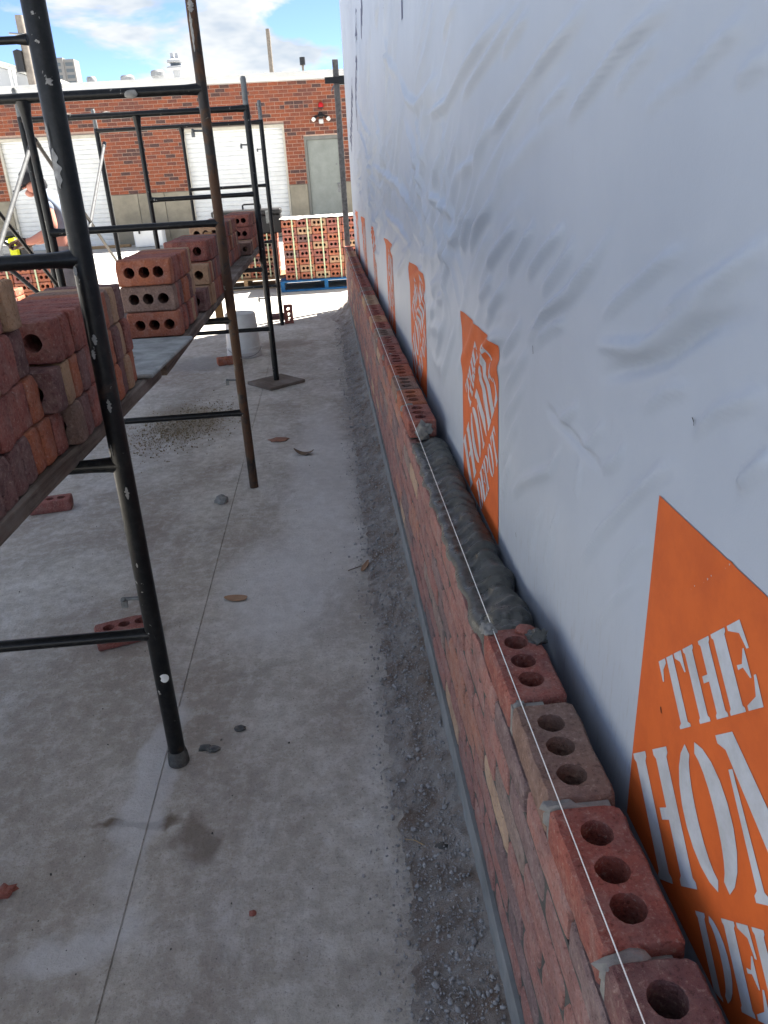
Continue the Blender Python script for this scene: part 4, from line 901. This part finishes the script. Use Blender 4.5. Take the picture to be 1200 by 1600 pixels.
P = [(.02, 0, .90), (.00, 0, 1.05), (-.03, 0, 1.20), (-.06, 0, 1.33), (-.12, 0, 1.41), (hx + .08, 0, hz - .07),                 # pelvis .. neck
     (-.05, -.17, 1.33), (.0, -.225, 1.10), (-.20, -.24, 1.01), (-.27, -.24, 1.005),                                           # near arm
     (-.06, .17, 1.33), (-.06, .23, 1.10), (-.26, .18, .99), (-.33, .16, .98),                                                 # far arm
     (.02, -.10, .84), (-.04, -.11, .48), (.05, -.11, .08), (-.07, -.12, .04), (.03, .10, .84), (.02, .11, .48), (.12, .11, .08), (.0, .12, .04), (hx + .02, 0, hz - .03), (hx, 0, hz + .06)]
E_ = [(0, 1), (1, 2), (2, 3), (3, 4), (4, 5), (3, 6), (6, 7), (7, 8), (8, 9), (3, 10), (10, 11), (11, 12), (12, 13), (0, 14), (14, 15), (15, 16), (16, 17), (0, 18), (18, 19), (19, 20), (20, 21), (5, 22), (22, 23)]
Rr = [.125, .115, .12, .115, .06, .058, .062, .05, .038, .03, .062, .05, .038, .03, .085, .062, .045, .04, .085, .062, .045, .04, .098, .096]
body = skin('body', P, E_, Rr, M_SKIN, pr)
skin('t_shirt', P[:5] + [P[6], (-.025, -.20, 1.21), P[10], (-.06, .205, 1.21)], [(0, 1), (1, 2), (2, 3), (3, 4), (3, 5), (5, 6), (3, 7), (7, 8)], [.138, .128, .133, .128, .074, .074, .070, .074, .070], M_SHIRT, pr)
skin('trousers', [P[0]] + P[14:17] + P[18:21], [(0, 1), (1, 2), (2, 3), (0, 4), (4, 5), (5, 6)], [.132, .098, .082, .066, .098, .082, .066], M_TROUS, pr)
mb = MB(); blob(mb, (hx - .092, 0, hz + .0), .024, 3, 2, .1, (1.1, .7, 1.0)); blob(mb, (hx - .045, 0, hz - .060), .044, 5, 2, .1, (1, 1.1, .8)); o = mb.build('nose_and_chin', M_SKIN, pr, smooth=80)
mb = MB(); blob(mb, (hx + .02, -.083, hz + .0), .028, 3, 2, .1, (.8, .3, 1.2)); mb.build('ear', M_SKIN, pr, smooth=80)
mb = MB(); blob(mb, (hx - .074, -.035, hz + .028), .010, 3, 1, .05); blob(mb, (hx - .074, .035, hz + .028), .010, 3, 1, .05); mb.build('eyes', M_DARK, pr, smooth=80)
mb = MB(); blob(mb, (hx + .045, 0, hz + .0), .088, 3, 2, .06, (.8, 1.0, 1.0)); mb.build('hair', M_CAP, pr, smooth=80)
capo = empty('x', (0, 0, 0)); bpy.data.objects.remove(capo)
mb = MB(); mb.lathe([(.100, 0), (.103, .02), (.100, .06), (.082, .10), (.045, .122), (.0, .126)], (0, 0, 0), 24); mb.box((-.19, -.075, -.004), (-.06, .075, .008), ch=.004); o = mb.build('cap', M_CAP, pr, loc=(hx + .005, 0, hz + .035), rot=(0, R_(-24), 0), smooth=50)
# gloved hands: palm with four fingers and a thumb closed round a tool handle
for (wx, wy, wz, s) in ((-.27, -.24, 1.005, 1), (-.33, .16, .98, -1)):
    pts = [(wx + .03, wy, wz + .012), (wx - .03, wy, wz), (wx - .075, wy, wz - .004)]; ed = [(0, 1), (1, 2)]; rd = [.036, .040, .040]
    for k in range(4):
        yk = wy + (-.033 + .022 * k); b0 = len(pts); ln = (.9, 1.05, 1.0, .8)[k]
        pts += [(wx - .085, yk, wz + .006), (wx - .085 - .040 * ln, yk, wz - .004), (wx - .095 - .045 * ln, yk, wz - .038), (wx - .075 - .03 * ln, yk, wz - .058)]
        ed += [(2, b0), (b0, b0 + 1), (b0 + 1, b0 + 2), (b0 + 2, b0 + 3)]; rd += [.012, .0115, .011, .010]
    b0 = len(pts); pts += [(wx - .03, wy - .04 * s, wz - .015), (wx - .07, wy - .055 * s, wz - .04), (wx - .10, wy - .04 * s, wz - .052)]; ed += [(1, b0), (b0, b0 + 1), (b0 + 1, b0 + 2)]; rd += [.015, .013, .012]
    skin('glove', pts, ed, rd, M_GLOVE, pr, 1)
mb = MB(); a = pr.location; mb.tube([(a.x - .78, PY - .34, 1.30), (a.x - .40, PY - .24, .975), (a.x - .40, PY - .06, .95), (a.x - .43, PY + .16, .945), (a.x - .25, PY + .3, .60)], .014, 8); tag(mb.build('tool_handle', M_BLKPL, smooth=40), 'black bent tool handle held in the brown gloved hand', 'tool')

# ------------------------------------------------------------------ brick garage building across the yard
YF = 19.0; G0 = gz(YF)
gb = empty('garage_building', (-3, YF, G0)); tag(gb, 'low orange brick garage building with white roll-up doors and a white gutter', 'building')
def gk(mb, name, m, smooth=None): return kid(mb.build(name, m, smooth=smooth), gb)
ZC, ZG, ZE = 1.268, 2.503, 3.315
doors = [(-2.895, -.675, ZG), (-6.86, -4.655, ZG), (-10.9, -8.7, ZG)]; pdoor = (-.262, .575, 2.232)
opens = sorted([(a, c, z) for a, c, z in doors] + [pdoor])
mb = MB(); xprev = -26
for a, c, z in opens:
    mb.box((xprev, YF + .009, ZC), (a, YF + .30, ZG)); xprev = c
mb.box((xprev, YF + .009, ZC), (14, YF + .30, ZG))
for a, c, z in opens:
    if z < ZG: mb.box((a, YF + .009, z), (c, YF + .30, ZG))
mb.box((-26, YF + .009, ZG + .0002), (14, YF + .30, ZE + .05))
for a, c, z in opens:
    if z < ZG: pass
gk(mb, 'wall', M_FMORT)
mb = MB(); mb.box((-26, YF + .31, G0), (14, YF + 14, ZE + .02)); gk(mb, 'wall_core', M_CONC)
# base panels of precast concrete
segs = []; xp = -26
for a, c, z in opens: segs.append((xp, a)); xp = c
segs.append((xp, 14))
for a, c in segs:
    n = max(1, int(round((c - a) / .66))); w = (c - a) / n
    for k in range(n):
        mb = MB(); mb.box((a + k * w + .006, YF - .012, G0 - .05), (a + (k + 1) * w - .006, YF + .28, ZC - .006), ch=.006); gk(mb, 'base_panel', M_CONC)
    mb = MB(); mb.box((a + .01, YF + .02, G0 - .05), (c - .01, YF + .29, ZC - .012)); gk(mb, 'base_joint', M_MORT)
# facade bricks
FP, FL, FC, FH = .2075, .1965, .0760, .0645; rf = random.Random(21); cand = []
nrow = int((ZE - ZC) / FC)
def blocked(x0, x1, z0, z1):
    for a, c, z in opens:
        if z0 < z - .012 and x1 > a and x0 < c: return True
    return False
for r_i in range(nrow + 1):
    z0 = ZC + .004 + r_i * FC
    if z0 + FH > ZE + .03: break
    hdr = r_i in (nrow - 6,); pit = FP / 2 if hdr else FP; ln = pit - .011
    x = -14.0 + (FP / 2 if r_i % 2 else 0)
    while x < 5:
        if not blocked(x + .004, x + ln - .004, z0, z0 + FH): cand.append((x, z0, ln))
        else:
            for a, c, z in opens:      # cut bricks against the jambs
                if z0 < z - .012:
                    if x < a - .02 < x + ln: cand.append((x, z0, a - x - .004))
                    if x < c + .02 < x + ln and x + ln > c + .03: cand.append((c + .004, z0, x + ln - c - .004))
        x += pit
def fb_shape(ln): 
    mb = MB(); c = .003
    mb.box((0, 0, 0), (ln, .05, FH), ch=0.0); return mb
cand.sort(key=lambda q: abs(q[0] + .4) + .4 * abs(q[1] - 2.4)); cache = {}; st = MB()
for i, (x, z, ln) in enumerate(cand):
    mi = 0 if (q := rf.random()) < .40 else 1 if q < .70 else 2 if q < .88 else 3; dy = rf.uniform(-.002, .002)
    if i < 298:
        key = round(ln, 3)
        if key not in cache: cache[key] = fb_shape(ln).mesh('facade_brick'); cache[key].materials.append(F_B[0])
        kid(link('brick', cache[key], None, (x, YF + dy, z), None, F_B[mi]), gb)
    else: st.box((x, YF + dy, z), (x + ln, YF + .05, z + FH), mi)
o = st.build('more_bricks', F_B); kid(o, gb); tag(o, kind='stuff')
# gutter, fascia, roof
mb = MB(); prof = [(-.02, ZE - .002), (-.10, ZE + .01), (-.115, ZE + .075), (-.125, ZE + .08), (-.125, ZE + .125), (-.14, ZE + .13), (-.14, ZE + .165), (.3, ZE + .172), (.3, ZE - .002)]
vs_ = [(x, YF + p, z) for x in (-26.2, 14.2) for p, z in prof]; n = len(prof)
mb.add(vs_, [tuple(range(n)), tuple(range(2 * n - 1, n - 1, -1))] + [(k, k + n, (k + 1) % n + n, (k + 1) % n) for k in range(n)]); gk(mb, 'gutter', M_WHITE)
mb = MB(); mb.add([(-26.2, YF + .1, ZE + .18), (14.2, YF + .1, ZE + .18), (14.2, YF + 14, ZE + .30), (-26.2, YF + 14, ZE + .30), (-26.2, YF + .1, ZE + .03), (14.2, YF + .1, ZE + .03), (14.2, YF + 14, ZE + .03), (-26.2, YF + 14, ZE + .03)], [(0, 1, 2, 3), (7, 6, 5, 4), (0, 4, 5, 1), (1, 5, 6, 2), (2, 6, 7, 3), (3, 7, 4, 0)]); gk(mb, 'roof', M_WHITE)
# roll-up doors
for a, c, z in doors:
    n = 24; hgt = z - G0 - .05; vs_ = []; st2 = hgt / n
    pr2 = []
    for k in range(n):
        zb = G0 + .05 + k * st2; pr2 += [(.0, zb), (-.010, zb + .006), (-.012, zb + st2 * .5), (-.009, zb + st2 - .014), (.004, zb + st2 - .004)]
    pr2.append((0, z)); vs_ = [(x, YF + .13 + p, zz) for x in (a + .03, c - .03) for p, zz in pr2]; m_ = len(pr2)
    mb = MB(); mb.add(vs_, [(k, k + m_, k + 1 + m_, k + 1) for k in range(m_ - 1)]); cur = gk(mb, 'roll_up_door', M_DOORW)
    mb = MB(); mb.box((a + .03, YF + .095, G0), (c - .03, YF + .14, G0 + .06), ch=.004); kid(mb.build('bottom_rail', M_DOORW), cur)
    mb = MB(); mb.box((a, YF + .02, G0), (a + .045, YF + .12, z)); mb.box((c - .045, YF + .02, G0), (c, YF + .12, z)); mb.box((a + .046, YF + .02, z - .06), (c - .046, YF + .12, z - .001)); gk(mb, 'door_track', simple('beige track', (.50, .47, .40), .6, 0, .2, 8))
    mb = MB(); mb.box((a - .02, YF - .03, z - .004), (c + .02, YF + .008, z + .0)); gk(mb, 'lintel_angle', M_GFRAME)
# grey door
a, c, z = pdoor
mb = MB(); mb.box((a, YF + .015, G0), (a + .055, YF + .14, z)); mb.box((c - .055, YF + .015, G0), (c, YF + .14, z)); mb.box((a + .056, YF + .015, z - .075), (c - .056, YF + .14, z)); gk(mb, 'door_frame', M_GFRAME)
mb = MB(); mb.box((a + .058, YF + .07, G0 + .02), (c - .058, YF + .115, z - .078), ch=.004); dr = gk(mb, 'door', M_GDOOR)
mb = MB(); mb.lathe([(.0, 0), (.03, 0), (.032, .02), (.024, .05), (.0, .055)], (0, 0, 0), 16); o = mb.build('door_knob', M_GALV, loc=(c - .13, YF + .07, 1.22), rot=(R_(90), 0, 0), smooth=50); kid(o, dr)
mb = MB(); mb.box((c - .16, YF + .062, 1.05), (c - .10, YF + .0695, 1.19)); mb.box((c - .17, YF + .062, 1.62), (c - .13, YF + .0695, 1.66)); kid(mb.build('lock_plate', M_GALV), dr)
# flood lamp over the door, red beacon above it
q = at(501, 180, YF); fl = empty('flood_light', (q.x, YF - .0, q.z)); tag(fl, 'twin flood lamp with motion sensor above the grey door', 'lamp')
mb = MB(); mb.lathe([(0, 0), (.06, 0), (.06, .03), (.03, .05), (0, .05)], (0, 0, 0), 20); mb.build('mount', M_BLKPL, fl, loc=(0, 0, 0), rot=(R_(90), 0, 0), smooth=40)
for s in (-1, 1):
    mb = MB(); mb.tube([(0, -.04, 0), (s * .09, -.09, -.02), (s * .13, -.12, -.05), (s * .155, -.15, -.075)], [.018, .02, .035, .05], 14); mb.build('lamp_head', M_BLKPL, fl, smooth=40)
    mb = MB(); mb.tube([(s * .156, -.151, -.076), (s * .175, -.175, -.10)], [.048, .038], 14); mb.build('lamp_glass', M_BULB, fl, smooth=40)
mb = MB(); mb.box((-.05, -.10, -.17), (.05, -.03, -.08), ch=.01); mb.build('motion_sensor', M_WHITE, fl)
q = at(501, 164, YF); rb_ = empty('red_beacon', (q.x, YF, q.z)); tag(rb_, 'small red beacon on the brick wall above the flood lamp', 'lamp')
mb = MB(); mb.lathe([(.058, 0), (.058, .05), (.045, .085), (.02, .105), (0, .108)], (0, -.06, -.05), 18); mb.build('dome', M_RED, rb_, smooth=50)
mb = MB(); mb.box((-.05, -.10, -.07), (.05, -.001, -.051)); mb.build('bracket', M_BLKPL, rb_)
# cooler and block by the wall
q = at(237, 384, 18.4); cl = empty('cooler', (q.x, 18.4, gz(18.4) + .002)); tag(cl, 'white cooler box standing against the concrete base of the garage building', 'cooler')
mb = MB(); mb.box((-.31, -.2, 0), (.31, .2, .35), ch=.02); mb.build('body', M_COOL, cl)
mb = MB(); mb.box((-.325, -.215, .353), (.325, .215, .44), ch=.02); mb.build('lid', M_COOL, cl)
for x in (-.17, .17):
    mb = MB(); mb.box((x - .018, -.235, .28), (x + .018, -.217, .41)); mb.build('latch', M_BLKPL, cl)
q = at(445, 364, 18.7); mb = MB(); blob(mb, (0, 0, .08), .16, 3, 2, .3, (1.2, .8, .8), flat=-.08); tag(mb.build('stone_block', M_CONC, loc=(q.x, 18.7, gz(18.7)), smooth=30), 'grey stone block at the corner of the right garage door', 'block')
mb = MB(); q = at(170, 384, 18.6); mb.box((-.5, -.05, 0), (.5, .05, .06), ch=.004); tag(mb.build('timber_piece', M_PALW, loc=(q.x, 18.55, gz(18.5) + .001)), 'short timber lying in front of the left garage door', 'timber')

# roof vents
for k, (a, c, w, top, lab) in enumerate(((144, 130, 13, 119, 'smallest round metal roof vent, leftmost on the garage roof'), (200, 128, 19, 117, 'low wide metal roof vent in the middle of the garage roof'), (248, 126, 19, 109, 'tall metal roof vent left of the far white tower'))):
    q = at(a, c, 23.5); tp = at(a, top, 23.5); r = w / 2 / 55.0; z0 = ZE + .2; v_ = empty('roof_vent', (q.x, 23.5, z0)); tag(v_, lab, 'vent', 'roof vents'); hh = tp.z - z0
    mb = MB(); mb.lathe([(r * .75, 0), (r * .75, hh - .18)], (0, 0, 0), 20); mb.build('stack', M_GALV, v_, smooth=40)
    mb = MB(); mb.lathe([(r * .8, hh - .20), (r * 1.05, hh - .15), (r * 1.05, hh - .06), (r * .85, hh - .015), (0, hh)], (0, 0, 0), 20); mb.build('hood', M_GALV, v_, smooth=30)

# poles beyond the roof
def upole(a, c, Y, w, label, arms=False):
    tp = at(*a, Y); bt = at(*c, Y); r = w / 2 * Y / 1313; root = empty('utility_pole', (tp.x, Y, 0)); tag(root, label, 'pole')
    mb = MB(); mb.tube([(0, 0, 0), (0, 0, tp.z)], [r * 1.25, r], 12); mb.build('pole', M_POLE, root, smooth=40); return root, tp
upole((418, 45), (424, 112), 60, 6, 'bare utility pole rising in the middle of the sky')
rt, tp = upole((472, 89), (475, 112), 90, 3.5, 'short utility pole with a transformer at the right of the sky')
mb = MB(); mb.lathe([(.0, 0), (.28, 0), (.28, .7), (.0, .75)], (0, -.2, tp.z - .75), 14); mb.build('transformer', M_BLKPL, rt, smooth=40)
mb = MB(); mb.box((-1.9, -.1, tp.z - 1.75), (-1.2, .1, tp.z - 1.6)); mb.box((-1.2, -.04, tp.z - 1.7), (0, .04, tp.z - 1.64)); mb.build('street_lamp_arm', M_BLKPL, rt)
rt, tp = upole((29, 24), (52, 135), 27, 11, 'thick weathered utility pole behind the nearest scaffold leg')
mb = MB(); mb.lathe([(.0, 0), (.13, 0), (.13, .55), (0, .6)], (-.22, -.1, tp.z - 1.45), 14); mb.build('transformer', M_BLKPL, rt, smooth=40)
mb = MB(); mb.tube([(-.35, -.1, tp.z - .45), (.1, -.1, tp.z - .5)], .03, 8); mb.build('bracket', M_GALV, rt, smooth=40)

# far buildings
Yt = 600; a = at(70, 91, Yt); c = at(121, 130, Yt); tw = empty('apartment_tower', (a.x, Yt, 0)); tag(tw, 'grey high-rise block with rows of dark windows behind the garage roof', 'building'); W_ = c.x - a.x; ht = a.z
mb = MB(); mb.box((0, 0, 0), (W_ * .62, 14, ht)); mb.box((W_ * .62, .9, 0), (W_, 14, ht - 1.0)); mb.build('wall', M_GREYB, tw)
for k in range(22):
    z = ht - 3 - k * 3.6
    if z < 45: break
    for x0, x1, y in ((.06, .52, 0), (.68, .95, .9)):
        mb = MB(); mb.box((W_ * x0, y - .15, z - 2.0), (W_ * x1, y - .02, z)); mb.build('window', M_GLASS, tw)
Yo = 900; a = at(272, 83, Yo); ot = empty('observation_tower', (a.x, Yo, 0)); tag(ot, 'white tower with round saucer decks on the skyline', 'tower'); ht = a.z; u = Yo / 1313
mb = MB(); mb.lathe([(7 * u, 0), (4.5 * u, ht - 30 * u), (6.5 * u, ht - 19 * u)], (0, 0, 0), 12); mb.build('shaft', M_TWHITE, ot)
mb = MB(); mb.lathe([(6 * u, ht - 22 * u), (13.5 * u, ht - 20 * u), (13.5 * u, ht - 17.5 * u), (7 * u, ht - 16 * u)], (0, 0, 0), 28); mb.build('lower_deck', M_TWHITE, ot, smooth=30)
mb = MB(); mb.lathe([(7.5 * u, ht - 16 * u), (7.5 * u, ht - 13 * u)], (0, 0, 0), 28); mb.build('window_band', M_GLASS, ot, smooth=30)
mb = MB(); mb.lathe([(8 * u, ht - 13 * u), (12 * u, ht - 12 * u), (12 * u, ht - 9 * u), (6 * u, ht - 7 * u)], (0, 0, 0), 28); mb.build('upper_deck', M_TWHITE, ot, smooth=30)
mb = MB(); mb.box((-5.5 * u, -3, ht - 8 * u), (-1 * u, 3, ht)); mb.box((1.5 * u, -3, ht - 8 * u), (6 * u, 3, ht - .5 * u)); mb.build('roof_plant', M_TWHITE, ot)
Yg = 34; gbz = [at(-60, 88, Yg), at(0, 105, Yg), at(60, 127, Yg)]; wg = empty('white_shed', (gbz[1].x, Yg, 0)); tag(wg, 'white gabled metal shed with vent pipes behind the garage at the left', 'building'); ox = wg.location.x
x0 = gbz[0].x - ox; x1 = gbz[2].x - ox + .4; zt0 = gbz[0].z; zt1 = gbz[2].z - .05
mb = MB(); mb.add([(x0, 0, 0), (x1, 0, 0), (x1, 0, zt1), (x0, 0, zt0), (x0, 8, 0), (x1, 8, 0), (x1, 8, zt1), (x0, 8, zt0)], [(0, 1, 2, 3), (7, 6, 5, 4), (1, 5, 6, 2), (4, 0, 3, 7), (3, 2, 6, 7)]); mb.build('wall', M_TWHITE, wg)
mb = MB(); mb.add([(x0, -.25, zt0 + .01), (x1 + .2, -.25, zt1 - .04), (x1 + .2, 8.2, zt1 - .04), (x0, 8.2, zt0 + .01), (x0, -.25, zt0 + .22), (x1 + .2, -.25, zt1 + .17), (x1 + .2, 8.2, zt1 + .17), (x0, 8.2, zt0 + .22)], [(3, 2, 1, 0), (4, 5, 6, 7), (0, 1, 5, 4), (1, 2, 6, 5), (2, 3, 7, 6), (3, 0, 4, 7)]); mb.build('roof', simple('cream roof edge', (.55, .53, .47), .8), wg)
for px_ in (14, 20, 46):
    q = at(px_, 106 if px_ < 30 else 108, Yg - .4); mb = MB(); mb.tube([(q.x - ox, -.4, 1), (q.x - ox, -.4, q.z)], .055, 10); mb.build('vent_pipe', M_WHITE, wg, smooth=40)
